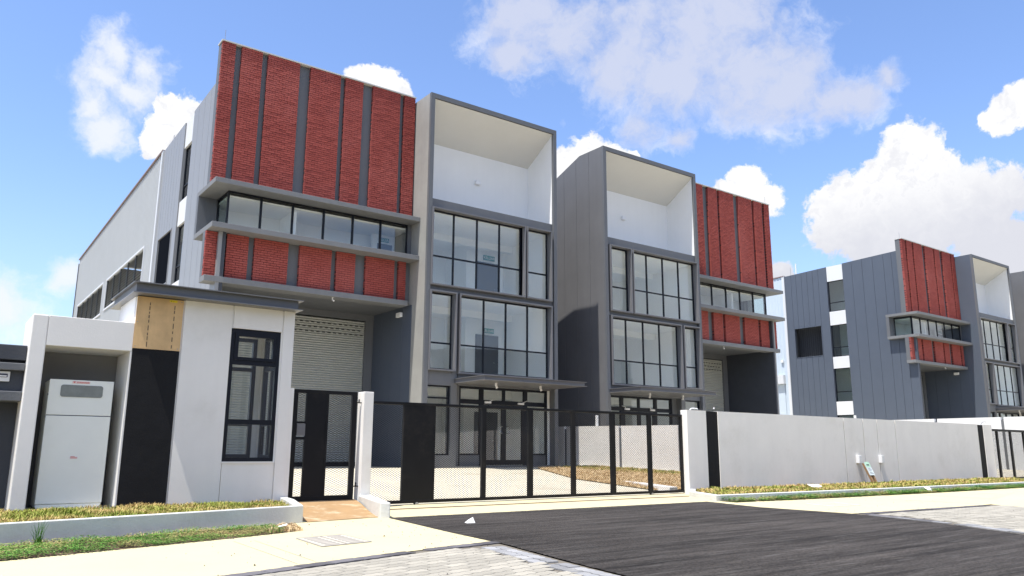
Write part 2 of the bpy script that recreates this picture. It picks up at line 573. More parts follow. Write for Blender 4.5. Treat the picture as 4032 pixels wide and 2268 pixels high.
sheet('ground', [(-700, -700), (900, -700), (900, 900), (-700, 900)], -.06, GROUND)
FOOT_L = [(-6, 4.03), (1.93, 5.99), (3.62, 6.48), (4.71, 6.68), (4.82, 7.63), (5.13, 9.69), (5.2, 11.9), (-6, 11.9)]
FOOT_R = [(11.16, 6.69), (14.95, 6.50), (40, 6.2), (75, 6.2), (75, 11.9), (11.5, 11.9), (11.53, 9.67), (11.13, 8.26)]
sheet('footpath', FOOT_L, 0.0, CONC)
sheet('footpath', FOOT_R, 0.0, CONC)
sheet('gate_apron', [(5.2, 9.69), (5.2, 11.9), (11.5, 11.9), (11.53, 9.67)], 0.0, CONC)
ASPH = [(5.13, 9.69), (11.53, 9.67), (11.13, 8.26), (11.16, 6.69), (10.68, 5.13), (10.02, 3.94), (9.5, 2.9), (60, 2.3), (60, -9), (-40, -9), (-40, 1.5), (3.75, 2.4), (4.26, 4.36), (4.41, 5.19), (4.66, 6.36), (4.71, 6.68), (4.82, 7.63)]


def ragged(poly, step, amp, keep):
    out = []
    rq = random.Random(11)
    for i in range(len(poly)):
        p, q = poly[i], poly[(i+1) % len(poly)]
        d = math.hypot(q[0]-p[0], q[1]-p[1])
        out.append(p)
        if i in keep:
            continue
        m = int(d/step)
        for k in range(1, m):
            t_ = k/m
            j = rq.uniform(-amp, amp)
            out.append((p[0]+(q[0]-p[0])*t_-(q[1]-p[1])/d*j, p[1]+(q[1]-p[1])*t_+(q[0]-p[0])/d*j))
    return out


ASPH = ragged(ASPH, .045, .011, (6, 7, 8, 9, 10, 11))
sheet('asphalt_driveway', ASPH, 0.004, MATS['asphalt'])
MB(IDT).add([(0.7, 11.9, 0), (90, 11.9, 0), (90, 23.3, .27), (0.7, 23.3, .27)], [(0, 1, 2, 3)]).build('forecourt', CONCG, kind='structure')
MB(IDT).add([(0.7, 23.3, .27), (90, 23.3, .27), (90, 90, .27), (0.7, 90, .27)], [(0, 1, 2, 3)]).build('forecourt', CONCG, kind='structure')
# faint scored lines across the footpath
b = MB(IDT)
for (x0, y0, x1, y1) in ((2.60, 8.14, 2.53, 6.3), (2.79, 8.1, 2.70, 6.34)):
    b.add([(x0-.004, y0, .004), (x0+.004, y0, .004), (x1+.004, y1, .004), (x1-.004, y1, .004)], [(3, 2, 1, 0)])
for x in (15.2, 17.2, 19.2, 21.2, 23.2):
    b.box(x-.004, x+.004, 6.62, 8.95, .0, .004)
b.build('footpath_joint', KERBM, kind='structure')


# ---- pavers: interlocking blocks with waved edges
def paver_outline(L, Wd, g):
    a = .007
    top, bot = [], []
    n = 8
    for i in range(n+1):
        x = -L/2+g/2+(L-g)*i/n
        w = a*(1, -1)[(i//2) % 2] if i % 2 == 0 else 0
        top.append((x, Wd/2-g/2+w))
        bot.append((x, -Wd/2+g/2+w))
    return bot+top[::-1]


def inside(p, poly):
    c = False
    n = len(poly)
    for i in range(n):
        (x0, y0), (x1, y1) = poly[i], poly[(i+1) % n]
        if (y0 > p[1]) != (y1 > p[1]) and p[0] < (x1-x0)*(p[1]-y0)/(y1-y0)+x0:
            c = not c
    return c


def paver_meshes(name, m, L, Wd, lo, hi, nvar=6):
    out = []
    for k in range(nvar):
        t = MB(IDT)
        t.prism(paver_outline(L, Wd, .008), 'z', -.028, .0045, tint=lo+(hi-lo)*k/(nvar-1))
        out.append(t.mesh(name, m))
    return out


PM_L = paver_meshes('paver', PAVL, .225, .1125, .86, 1.12)
PM_D = paver_meshes('border_paver', PAVD, .30, .15, .75, 1.4)
PM_G = paver_meshes('edge_paver', PAVG, .225, .1125, .75, 1.25)


def lay(parent, spots, meshes, name, limit):
    """spots sorted nearest first: single pavers, then the remainder as one"""
    spots = sorted(spots, key=lambda q: q[0]**2+q[1]**2)
    off = root_loc(parent)
    for (x, y, a) in spots[:limit]:
        o = bpy.data.objects.new(name, RND.choice(meshes))
        COL.objects.link(o)
        o.parent = parent
        o.location = (x-off[0], y-off[1], RND.uniform(-.0015, .0025)-off[2])
        o.rotation_euler = (RND.uniform(-.006, .006), RND.uniform(-.006, .006), a)
    if len(spots) > limit:
        bm = bmesh.new()
        for (x, y, a) in spots[limit:]:
            me = RND.choice(meshes)
            n0 = len(bm.verts)
            bm.from_mesh(me)
            bm.verts.ensure_lookup_table()
            Mx = Matrix.Translation((x-off[0], y-off[1], -off[2])) @ Matrix.Rotation(a, 4, 'Z')
            for v in bm.verts[n0:]:
                v.co = Mx @ v.co
        me = bpy.data.meshes.new(name)
        bm.to_mesh(me)
        bm.free()
        me.materials.append(meshes[0].materials[0])
        o = bpy.data.objects.new('far_paver', me)
        COL.objects.link(o)
        o.parent = parent
        tag(o, kind='stuff')


def fill(poly, org, ang, L=.225, Wd=.1125):
    ux, uy = math.cos(ang), math.sin(ang)
    out = []
    for j in range(-40, 60):
        for i in range(-60, 60):
            u = (i+(.5 if j % 2 else 0))*L
            v = (j+.5)*Wd
            p = (org[0]+ux*u-uy*v, org[1]+uy*u+ux*v)
            if inside(p, poly):
                out.append((p[0], p[1], ang))
    return out


def rowof(a, b_, inset, L=.225):
    L = L if inset else .30
    d = Vector((b_[0]-a[0], b_[1]-a[1]))
    n = int(d.length/L)
    ang = math.atan2(d.y, d.x)
    u = d.normalized()
    w = Vector((-u.y, u.x))
    return [(a[0]+u.x*(i+.5)*L+w.x*inset, a[1]+u.y*(i+.5)*L+w.y*inset, ang) for i in range(n)]


bayL = thing('paver_bay', (3.2, 5.2, -.03), 'light concrete paver bay with dark border left of the asphalt driveway', 'paving')
tag(bayL, kind='structure')
polyL = [(-.8, 3.2), (-.8, 5.15), (1.93, 5.80), (3.62, 6.28), (4.36, 6.42), (4.35, 6.36), (4.1, 5.19), (3.94, 4.36), (3.55, 3.0)]
MB(IDT).prism([(-.8, 3.0), (-.8, 5.25), (1.93, 5.985), (3.62, 6.475), (4.705, 6.675), (4.655, 6.36), (4.405, 5.19), (4.255, 4.36), (3.9, 3.0)], 'z', -.05, -.006).build('sand_bed', JOINT, bayL)
sp = fill(polyL, (1.93, 5.84), math.atan2(.49, 1.69)*.93)
lay(bayL, sp, PM_L, 'paver', 260)
bd = rowof((4.70, 6.62), (3.62, 6.42), .0)+rowof((3.62, 6.42), (-.6, 5.27), 0)
lay(bayL, bd, PM_D, 'border_paver', 60)
eg = rowof((4.20, 4.2), (4.35, 5.19), .075)+rowof((4.35, 5.19), (4.62, 6.5), .075)+rowof((4.20, 4.2), (4.35, 5.19), .19)+rowof((4.35, 5.19), (4.6, 6.4), .19)+rowof((3.9, 3.1), (4.2, 4.2), .075)+rowof((3.9, 3.1), (4.2, 4.2), .19)
lay(bayL, eg, PM_G, 'edge_paver', 60)

bayR = thing('paver_bay', (13, 5.4, -.03), 'pale paver bay with mauve border beyond the asphalt driveway on the right', 'paving')
tag(bayR, kind='structure')
polyR = [(11.45, 6.42), (14.9, 6.28), (17.5, 6.1), (17.5, 4.4), (12, 3.2), (10.2, 3.4), (10.32, 3.94), (10.98, 5.13)]
MB(IDT).prism([(11.165, 6.685), (14.95, 6.495), (18, 6.3), (18, 3.0), (9.7, 3.0), (10.03, 3.94), (10.69, 5.13)], 'z', -.05, -.006).build('sand_bed', JOINT, bayR)
lay(bayR, fill(polyR, (11.4, 6.42), R(-2.5)), PM_L, 'paver', 280)
lay(bayR, rowof((14.9, 6.40), (11.3, 6.58), 0)+rowof((11.3, 6.48), (10.85, 5.13), .001, .30), PM_D, 'border_paver', 60)
lay(bayR, rowof((10.80, 5.10), (11.22, 6.4), -.001)+rowof((10.2, 4.0), (10.80, 5.10), -.02)+rowof((10.3, 3.95), (10.92, 5.08), -.02), PM_G, 'edge_paver', 60)

# the concrete wing that ramps the kerb down beside the right bay
MB(IDT).add([(15.0, 5.84, 0), (15.40, 6.66, 0), (18.5, 7.75, 0), (19.5, 6.2, 0), (17.0, 4.9, 0),
             (15.8, 6.0, .12), (16.1, 6.5, .13), (18.3, 7.2, .13), (19.3, 6.1, .13), (17.2, 5.3, .12)],
            [(0, 1, 6, 5), (1, 2, 7, 6), (2, 3, 8, 7), (3, 4, 9, 8), (4, 0, 5, 9), (5, 6, 7, 8, 9)]).build(
    'kerb_wing', CONC, label='low beige concrete kerb wing on the footpath by the right edge', cat='kerb')

# manholes
mh = thing('manhole_cover', (3.43, 7.64, 0), 'rectangular manhole cover with slotted ribs in the footpath before the black pedestrian gate', 'manhole cover')
A_, B_, C_, D_ = (3.19, 8.0), (3.73, 8.08), (3.69, 7.32), (3.13, 7.21)
MB(IDT).prism([A_, B_, C_, D_], 'z', -.02, .006).build('cover_plate', MAN, mh)
b = MB(IDT)


def lerp(p, q, t):
    return (p[0]+(q[0]-p[0])*t, p[1]+(q[1]-p[1])*t)


for half in (0, 1):
    for i in range(7):
        v = .1+.8*i/6
        s0, s1 = (.06, .44) if half == 0 else (.56, .94)
        p0 = lerp(lerp(A_, D_, v), lerp(B_, C_, v), s0+.05)
        p1 = lerp(lerp(A_, D_, v), lerp(B_, C_, v), s1-.05)
        w = .011
        b.prism([(p0[0], p0[1]-w), (p1[0], p1[1]-w), (p1[0], p1[1]+w), (p0[0], p0[1]+w)], 'z', .004, .0085)
b.build('tread_rib', MAN2, mh)
p0, p1 = lerp(A_, B_, .5), lerp(D_, C_, .5)
MB(IDT).prism([(p0[0]-.005, p0[1]), (p0[0]+.005, p0[1]), (p1[0]+.005, p1[1]), (p1[0]-.005, p1[1])], 'z', .004, .0075).build('seam', JOINT, mh)
b = MB(IDT)
for (p, q) in ((A_, B_), (B_, C_), (C_, D_), (D_, A_)):
    b.tube([(p[0], p[1], .004), (q[0], q[1], .004)], .006, 4)
b.build('rim', MAN2, mh)
mh2 = thing('manhole_cover', (12.6, 7.9, 0), 'flat pale manhole cover in the footpath right of the asphalt driveway', 'manhole cover')
MB(IDT).prism([(12.3, 7.65), (12.5, 8.3), (13.3, 8.25), (13.0, 7.6)], 'z', -.02, .006).build('cover_plate', CONC, mh2)
b = MB(IDT)
q4 = [(12.3, 7.65, .003), (12.5, 8.3, .003), (13.3, 8.25, .003), (13.0, 7.6, .003)]
for i in range(4):
    b.tube([q4[i], q4[(i+1) % 4]], .012, 4)
b.build('rim', KERBM, mh2)


# ------------------------------------------------------------------ grass
def blades(name, m, poly, dens, h0, h1, zf, label_kind='stuff', lean=.5, wid=.006, leaf=False, seed=1, gaps=.0):
    rr = np.random.RandomState(seed)
    xs = [p[0] for p in poly]
    ys = [p[1] for p in poly]
    area = abs(sum(poly[i][0]*poly[(i+1) % len(poly)][1]-poly[(i+1) % len(poly)][0]*poly[i][1] for i in range(len(poly))))/2
    n = int(area*dens)
    pts = []
    cx = rr.rand(60, 2)
    while len(pts) < n:
        x, y = rr.uniform(min(xs), max(xs)), rr.uniform(min(ys), max(ys))
        if inside((x, y), poly):
            if gaps:
                g = math.sin(x*5.1+1.3*math.sin(y*7))*math.sin(y*6.3+1.7*math.sin(x*4.3))
                if g > 1-gaps*2 and rr.rand() < .9:
                    n -= 1
                    continue
            pts.append((x, y))
    V, F, Tn = [], [], []
    for (x, y) in pts:
        z = zf(x, y)
        a = rr.uniform(0, 2*math.pi)
        cl = .5+.3*math.sin(x*9+2*math.sin(y*8))*math.sin(y*11+x*3)+.3*math.sin(x*2.3+1.1*math.sin(y*3.1))*math.sin(x*4.9+y*2.7)
        h = rr.uniform(h0, h1)*(.45+.8*cl)
        l = rr.uniform(.15, 1)*lean*h
        dx, dy = math.cos(a), math.sin(a)
        k = len(V)
        t = float(np.clip(rr.normal(.5, .26)+.25*math.sin(x*3.1+math.sin(y*5)), 0, 1))
        if leaf:
            w = rr.uniform(.6, 1.2)*wid
            px, py = -dy, dx
            tz = rr.uniform(-.3, .55)
            V += [(x, y, z+h), (x+dx*w+px*w*.7, y+dy*w+py*w*.7, z+h+w*tz), (x+dx*2*w, y+dy*2*w, z+h+w*tz*.6), (x+dx*w-px*w*.7, y+dy*w-py*w*.7, z+h+w*tz)]
            F.append((k, k+3, k+2, k+1))
            Tn.append(t)
        else:
            w = wid*rr.uniform(.6, 1.3)
            px, py = -dy*w, dx*w
            V += [(x-px, y-py, z), (x+px, y+py, z), (x+dx*l*.35+px*.8, y+dy*l*.35+py*.8, z+h*.6), (x+dx*l*.35-px*.8, y+dy*l*.35-py*.8, z+h*.6), (x+dx*l, y+dy*l, z+h*rr.uniform(.75, 1))]
            F += [(k, k+1, k+2, k+3), (k+3, k+2, k+4)]
            Tn += [t, t]
    me = bpy.data.meshes.new(name)
    me.from_pydata(V, [], F)
    at = me.attributes.new('tint', 'FLOAT', 'FACE')
    at.data.foreach_set('value', Tn)
    me.materials.append(m)
    o = bpy.data.objects.new(name, me)
    COL.objects.link(o)
    tag(o, kind='stuff')
    return o


# left planter (front wall runs askew to the facade) with its soil and lawn
PLF = [(-1.6, 8.30), (0.68, 8.87), (3.93, 9.69)]
pw = MB(IDT)
pts = [(-1.6, 8.30), (0.68, 8.87), (3.93, 9.69), (4.30, 10.95), (4.38, 11.42), (4.27, 11.42), (4.18, 10.98), (3.84, 9.76), (0.66, 8.955), (-1.6, 8.39)]
pw.prism(pts, 'z', -.06, .205)
pl = thing('planter_wall', (2, 9.2, 0), 'low grey rendered planter wall in front of the guard house', 'planter')
pw.build('wall', PLANT, pl, bevel=.008)
MB(IDT).prism([(-1.6, 8.39), (0.66, 8.955), (3.84, 9.76), (4.18, 10.98), (4.26, 11.42), (-1.6, 11.42)], 'z', -.06, .135).build('soil_fill', SOIL, pl)
LAWN_L = [(-.6, 8.66), (0.66, 8.985), (3.82, 9.78), (4.16, 10.98), (4.24, 11.40), (-.6, 11.42)]
blades('lawn_grass', MATS['lawn_blade'], LAWN_L, 3600, .03, .085, lambda x, y: .13, seed=3, lean=.9, wid=.0048, gaps=.08)
blades('green_weeds', MATS['clover_leaf'], [(-.6, 7.42), (0.62, 7.73), (1.67, 8.06), (2.8, 8.42), (3.3, 8.62), (3.45, 9.45), (0.68, 8.78), (-.6, 8.44)], 5200, .008, .055, lambda x, y: .0, leaf=True, wid=.013, seed=5, gaps=.06)
sheet('verge_soil', [(-.6, 7.44), (0.62, 7.76), (1.67, 8.09), (2.8, 8.45), (3.5, 8.72), (3.78, 9.6), (0.68, 8.9), (-.6, 8.54)], .004, SOIL)
blades('dry_weeds', MATS['dry_blade'], [(3.15, 8.62), (3.55, 8.72), (3.76, 9.5), (3.2, 9.35)], 3200, .02, .06, lambda x, y: .0, lean=1.1, seed=8)
blades('dry_weeds', MATS['dry_blade'], [(0, 8.55), (3.2, 9.38), (3.2, 9.48), (0, 8.68)], 1100, .02, .05, lambda x, y: .0, lean=1.1, seed=18)
# one tall tuft in front of the planter
tf = thing('grass_tuft', (.98, 8.72, 0), 'single tall tuft of thin green grass against the left planter wall', 'grass tuft')
b = MB(IDT)
for i in range(34):
    a = RND.uniform(0, 6.28)
    l = RND.uniform(.02, .10)
    h = RND.uniform(.10, .26)
    x, y = .98+RND.uniform(-.03, .03), 8.70+RND.uniform(-.02, .02)
    b.tube([(x, y, 0), (x+math.cos(a)*l*.4, y-abs(math.sin(a))*l*.3, h*.6), (x+math.cos(a)*l, y-abs(math.sin(a))*l*.6, h)], .0032, 3, .0006)
b.tint = [RND.uniform(.0, .6) for _ in b.f]
b.build('grass_blades', MATS['clover_leaf'], tf, kind='stuff')

# right planter strip
kr = thing('planter_kerb', (18, 9.6, 0), 'long low concrete kerb edging the grass strip before the boundary wall', 'kerb')
MB(IDT).prism([(13.29, 11.59), (12.42, 10.86), (11.77, 9.66), (17.6, 9.49), (24.4, 9.48), (30, 9.45), (30, 9.57), (24.4, 9.60), (17.6, 9.61), (11.98, 9.78), (12.54, 10.80), (13.36, 11.50)], 'z', -.05, .105).build('edging', PLANT, kr, bevel=.008)
MB(IDT).prism([(13.36, 11.50), (12.54, 10.80), (11.98, 9.78), (17.6, 9.61), (28, 9.59), (28, 11.59), (13.4, 11.59)], 'z', -.05, .07).build('soil_fill', SOIL, kr)
blades('lawn_grass', MATS['lawn_blade'], [(13.3, 11.4), (12.6, 10.78), (12.05, 9.82), (17.6, 9.64), (27.6, 9.62), (27.6, 11.5), (13.4, 11.56)], 1300, .03, .10, lambda x, y: .065, seed=11, lean=.9, wid=.009, gaps=.06)
blades('green_weeds', MATS['clover_leaf'], [(11.75, 9.22), (13.6, 9.08), (17.6, 8.96), (27, 8.95), (27, 9.46), (17.6, 9.46), (11.85, 9.62)], 3200, .008, .075, lambda x, y: 0, leaf=True, wid=.022, seed=12, gaps=.06)
sheet('verge_soil', [(11.85, 9.28), (13.6, 9.14), (17.6, 9.02), (27, 9.0), (27, 9.47), (17.6, 9.48), (11.85, 9.65)], .004, SOIL)
# lawn inside the gate against the party wall
LAWN_IN = [(13.3, 12.6), (20.6, 12.2), (20.6, 22.9), (17.6, 22.3), (14.5, 16.7)]


def zfore(x, y):
    return max(0, (y-11.9)/11.4*.27)


b = MB(IDT)
b.add([(x, y, zfore(x, y)+.02) for (x, y) in LAWN_IN], [list(range(len(LAWN_IN)))])
b.build('lawn_soil', DRYSOIL, kind='structure')
blades('dry_lawn', MATS['dry_blade'], LAWN_IN, 950, .04, .10, lambda x, y: zfore(x, y)+.02, seed=21, lean=1.2, wid=.008)
blades('lawn_grass', MATS['lawn_blade'], [(18.6, 12.8), (20.6, 12.6), (20.6, 22.8), (18.4, 22.4)], 520, .05, .12, lambda x, y: zfore(x, y)+.02, seed=22, wid=.013)
MB(IDT).prism([(13.05, 11.95), (13.3, 11.95), (14.85, 14.9), (14.55, 14.95)], 'z', -.02, .13).build('lawn_kerb', LGREY, label='short white kerb beside the dry lawn just inside the sliding gate', cat='kerb', bevel=.01)

# ------------------------------------------------------------------ brick panels
UP = [(6.30, 6.74), (6.94, 7.63), (7.82, 8.94), (9.33, 10.46), (10.64, 11.34), (11.73, 12.86), (13.03, 13.50)]
LOW = [(a, min(b_, 13.33)) for a, b_ in UP]
YB = 24.55
BL, BH = .2150, .0752


def brick_variants():
    out = []
    for k in range(10):
        rr = random.Random(k)
        j = lambda s: rr.uniform(-s, s)
        w, h, d = BL-.010, BH-.0135, .13
        t = MB(IDT)
        x0, x1 = -w/2+j(.002), w/2+j(.002)
        z0, z1 = -h/2+j(.0015), h/2+j(.0015)
        y = j(.003)
        e = .003
        vs = [(x0+e, y, z0+e), (x1-e, y+j(.001), z0+e), (x1-e, y, z1-e), (x0+e, y, z1-e), (x0, y+e, z0), (x1, y+e, z0), (x1, y+e, z1), (x0, y+e, z1), (x0, d, z0), (x1, d, z0), (x1, d, z1), (x0, d, z1)]
        fs = [(0, 1, 2, 3), (4, 5, 1, 0), (5, 6, 2, 1), (6, 7, 3, 2), (7, 4, 0, 3), (8, 9, 5, 4), (9, 10, 6, 5), (10, 11, 7, 6), (11, 8, 4, 7)]
        out.append((vs, fs, min(1, max(0, .36+.028*k+j(.06)+(.22 if k == 3 else 0)))))
    return out


BV = brick_variants()
BMESH = {}


def brick_list(strips, z0, z1, ph=0):
    """(x centre, z centre, length scale) for every brick of the panel"""
    out = []
    nr = int((z1-z0)/BH)
    hh = (z1-z0)/nr
    for (a, b_) in strips:
        for r in range(nr):
            x = a-(BL/2 if (r+ph) % 2 else 0)
            while x < b_-.004:
                lo, hi = max(x, a), min(x+BL, b_)
                if hi-lo > .03:
                    out.append(((lo+hi)/2, z0+(r+.5)*hh, (hi-lo)/BL))
                x += BL
    return out


def bricks(parent, T, singles):
    lst = brick_list(UP, 9.15, 13.965)+brick_list(LOW, 6.10, 7.535, 1)
    off = root_loc(parent)
    full = [q for q in lst if q[2] > .97]
    full.sort(key=lambda q: (q[0]-0)**2*1.0+(q[1]-.9)**2)
    single = set(full[:singles])
    bm = MB(T)
    for q in lst:
        k = RND.randrange(10)
        vs, fs, tn = BV[k]
        if q in single:
            if k not in BMESH:
                t = MB(IDT)
                t.add(vs, fs, tn)
                BMESH[k] = t.mesh('brick', MATS['red_brick'])
            o = bpy.data.objects.new('brick', BMESH[k])
            COL.objects.link(o)
            o.parent = parent
            p = T((q[0], YB, q[1]))
            o.location = (p[0]-off[0], p[1]-off[1], p[2]-off[2])
        else:
            jy = RND.uniform(-.002, .003)
            edge = -.22 if (q[0] < 6.8 or q[0] > 12.95) else 0.0  # end strips tinted darker to stand for shade in their deeper joints
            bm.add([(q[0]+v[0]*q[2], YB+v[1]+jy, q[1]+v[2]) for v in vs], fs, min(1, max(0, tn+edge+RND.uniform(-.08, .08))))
    bm.build('brickwork', MATS['red_brick'], parent, kind='stuff')
    mo = MB(T)
    for (a, b_) in UP:
        mo.box(a+.004, b_-.004, YB+.020, YB+.128, 9.141, 13.96)
    for (a, b_) in LOW:
        mo.box(a+.004, b_-.004, YB+.020, YB+.128, 6.102, 7.538)
    mo.build('mortar_bed', MORTAR, parent)


def window(parent, x0, x1, z0, z1, y, xs=(), zs=(), fw=.05, bar=.055, d=.07, glass='window_glass', axis='y', name='window', frame=BLACKF):
    """frame with mullions, and one pane per opening as its children"""
    xs = [x0+fw]+list(xs)+[x1-fw]
    zs = [z0+fw]+list(zs)+[z1-fw]

    def bx(t, a, b_, y0, y1, c, e):
        if axis == 'y':
            t.box(a, b_, y0, y1, c, e)
        else:
            t.box(y0, y1, a, b_, c, e)
    t = MB()
    bx(t, x0, x1, y, y+d, z0, z0+fw)
    bx(t, x0, x1, y, y+d, z1-fw, z1)
    bx(t, x0, x0+fw, y, y+d, z0+fw, z1-fw)
    bx(t, x1-fw, x1, y, y+d, z0+fw, z1-fw)
    for x in xs[1:-1]:
        bx(t, x-bar/2, x+bar/2, y+.003, y+d-.003, z0+fw, z1-fw)
    for i in range(len(xs)-1):
        a = xs[i]+(bar/2 if i else 0)
        b_ = xs[i+1]-(bar/2 if i < len(xs)-2 else 0)
        for z in zs[1:-1]:
            bx(t, a, b_, y+.006, y+d-.006, z-bar/2, z+bar/2)
    w = t.build(name, frame, parent)
    for i in range(len(xs)-1):
        a = xs[i]+(bar/2 if i else 0)
        b_ = xs[i+1]-(bar/2 if i < len(xs)-2 else 0)
        for j in range(len(zs)-1):
            c = zs[j]+(bar/2 if j else 0)
            e = zs[j+1]-(bar/2 if j < len(zs)-2 else 0)
            p = MB()
            bx(p, a, b_, y+d*.45, y+d*.45+.006, c, e)
            k_ = 1 if axis == 'y' else 0
            q_ = [RND.uniform(-.0022, .0022) for _ in range(4)]
            for vi, v_ in enumerate(p.v):
                v_ = list(v_)
                v_[k_] += q_[(0, 1, 1, 0, 2, 3, 3, 2)[vi]] if axis == 'y' else q_[(0, 0, 1, 1, 2, 2, 3, 3)[vi]]
                p.v[vi] = tuple(v_)
            p.build('pane', MATS[glass], w)
    return w


def surround(parent, x0, x1, z0, z1, y0=23.40, y1=23.655, t=.05):
    m = MB()
    m.box(x0, x1, y0, y1, z0, z0+t)
    m.box(x0, x1, y0, y1, z1-t, z1)
    m.box(x0, x0+t, y0, y1, z0+t, z1-t)
    m.box(x1-t, x1, y0, y1, z0+t, z1-t)
    # the channel groove round the face
    g = .018
    m.box(x0-.012, x1+.012, y0+.05, y0+.065, z1, z1+g)
    m.box(x0-.012, x1+.012, y0+.05, y0+.065, z0-g, z0)
    return m.build('window_surround', STEEL, parent)


def boxprof(y):
    return 13.83 if y < 25.0 else max(11.6, 13.83-(y-25.0)*.375)


def sideprof(y):
    return 13.33-(y-24.9)*.033


def exit_sign(parent, x, y, z, w=.58, h=.2):
    s = MB().box(x-w/2, x+w/2, y-.03, y, z-h/2, z+h/2).build('exit_sign', GREEN, parent)
    me = text_mesh('KELUAR', .16, LABELW)
    o = bpy.data.objects.new('lettering', me)
    COL.objects.link(o)
    o.parent = s
    off = root_loc(s)
    p = CUR['T']((x, y-.033, z-.005))
    o.location = (p[0]-off[0], p[1]-off[1], p[2]-off[2])
    o.rotation_euler = (R(90), 0, 0)
    return s


def building(ox, oz, mirror, label, singles, side_mat, boxside_mat, shed_mat, party_panels):
    T = Xf(ox, oz, mirror)
    CUR['T'] = T
    base = T((13.0, 28.0, .27 if oz == 0 else 0))
    root = thing('factory_building', (base[0], base[1], base[2]), label, 'building', 'three-storey factory buildings of the street')
    P = lambda n, m, *d, **k: B(n, m, root, *d, **k)
    # ---- tower box
    xl, xr = 13.55, 19.53
    prof = [(23.47, -.3), (23.47, 13.83), (25.0, 13.83), (31.0, 11.58), (34.0, 11.58), (34.0, -.3)]
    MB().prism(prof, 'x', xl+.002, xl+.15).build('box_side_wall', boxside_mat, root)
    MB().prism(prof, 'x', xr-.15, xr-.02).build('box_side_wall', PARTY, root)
    # front edge of the frame
    P('frame_edge', DARK, xl, xl+.17, 23.45, 23.56, -.3, 13.652)
    P('frame_edge', DARK, xr-.17, xr, 23.45, 23.56, -.3, 13.652)
    P('frame_edge', DARK, xl, xr, 23.45, 23.56, 13.655, 13.835)
    MB().prism([(23.562, 13.66), (23.562, 13.832), (25.0, 13.832), (31.0, 11.6), (34, 11.6), (34, 11.35), (31.0, 11.35), (25.3, 12.8)], 'x', xl+.155, xr-.155).build('box_roof', DARK, root)
    # white lined loggia at the top
    MB().prism([(23.50, 13.635), (23.56, 13.652), (25.19, 12.66), (25.17, 12.63)], 'x', xl+.172, xr-.172).build('loggia_soffit', SOFFIT, root)
    P('loggia_back_wall', WHITE, xl+.172, xr-.172, 25.17, 25.30, 9.55, 12.64)
    for x0 in (xl+.152, xr-.172):
        MB().prism([(23.565, 9.6), (25.17, 9.6), (25.17, 12.63), (23.565, 13.60)], 'x', x0, x0+.019).build('loggia_side_wall', WHITE, root)
    P('loggia_floor', WHITE, xl+.172, xr-.172, 23.76, 25.17, 9.42, 9.60)
    P('ledge_beam', DARK, xl+.171, xr-.171, 23.55, 23.757, 9.47, 9.81, bevel=.01)
    MB().box(16.65, 16.88, 25.04, 25.17, 11.37, 11.53).build('wall_lamp', LAMPW, root, bevel=.02)
    # lightning rods
    MB().tube([(6.4, 24.7, 13.95), (6.4, 24.7, 14.45)], .008, 5).build('lightning_rod', GALV, root)
    MB().tube([(6.9, 33.2, 13.0), (6.9, 33.2, 13.7)], .012, 5).build('lightning_rod', GALV, root)
    MB().tube([(7.6, 33.2, 12.9), (7.6, 33.2, 14.1)], .05, 8).build('vent_pipe', PVC, root)
    # ---- front wall of the tower
    P('spandrel', DARK, 13.72, 19.36, 23.57, 23.70, 6.44, 6.64)
    P('pier', DARK, 17.87, 18.03, 23.572, 23.70, 6.64, 9.47)
    P('pier', DARK, 14.76, 15.02, 23.572, 23.70, 3.53, 6.44)
    P('pier', DARK, 14.74, 14.99, 23.574, 23.90, .25, 3.53)
    P('pier', DARK, 19.18, 19.36, 23.576, 23.72, 3.53, 9.47)
    P('spandrel', DARK, 13.72, 14.74, 23.575, 23.70, 3.09, 3.62)
    P('spandrel', DARK, 15.02, 19.36, 23.575, 23.90, 3.14, 3.55)
    P('sill_wall', DARK, 13.72, 14.74, 23.575, 23.70, -.3, .70)
    P('plinth', DARK, 14.99, 19.36, 23.57, 23.98, -.3, .33)
    P('reveal', DARK, 14.99, 15.27, 23.86, 23.99, .33, 3.14)
    surround(root, 13.722, 17.92, 6.61, 9.465)
    surround(root, 17.99, 19.245, 6.61, 9.465)
    surround(root, 13.722, 14.83, 3.59, 6.42)
    surround(root, 14.95, 19.245, 3.53, 6.42)
    window(root, 13.77, 17.87, 6.66, 9.415, 23.655, (14.78, 15.81, 16.84), (7.72,))
    window(root, 18.04, 19.195, 6.66, 9.415, 23.655, (), (7.70,))
    window(root, 13.77, 14.78, 3.64, 6.37, 23.655, (), (4.58,))
    window(root, 15.0, 19.195, 3.58, 6.37, 23.655, (16.16, 17.17, 18.2), (4.58,))
    window(root, 13.725, 14.735, .70, 3.09, 23.66, (), (2.66,))
    # entrance screen
    scr = MB()
    for (a, b_) in ((15.27, 15.36), (16.20, 16.36), (18.22, 18.38), (19.27, 19.36)):
        scr.box(a, b_, 23.90, 24.0, .33, 3.14)
    for (a, b_) in ((15.36, 16.20), (16.36, 18.22), (18.38, 19.27)):
        scr.box(a, b_, 23.902, 23.998, 3.06, 3.14)
        scr.box(a, b_, 23.902, 23.998, 2.52, 2.68)
    scr.box(17.24, 17.34, 23.904, 23.996, 2.68, 3.06)
    scr.box(15.36, 16.20, 23.902, 23.998, .70, .76)
    scr.box(18.38, 19.27, 23.902, 23.998, .70, .76)
    sc_ = scr.build('entrance_screen', BLACKF, root)
    P('screen_base', DARK, 15.36, 16.20, 23.91, 23.99, .33, .70)
    P('screen_base', DARK, 18.38, 19.27, 23.91, 23.99, .33, .70)
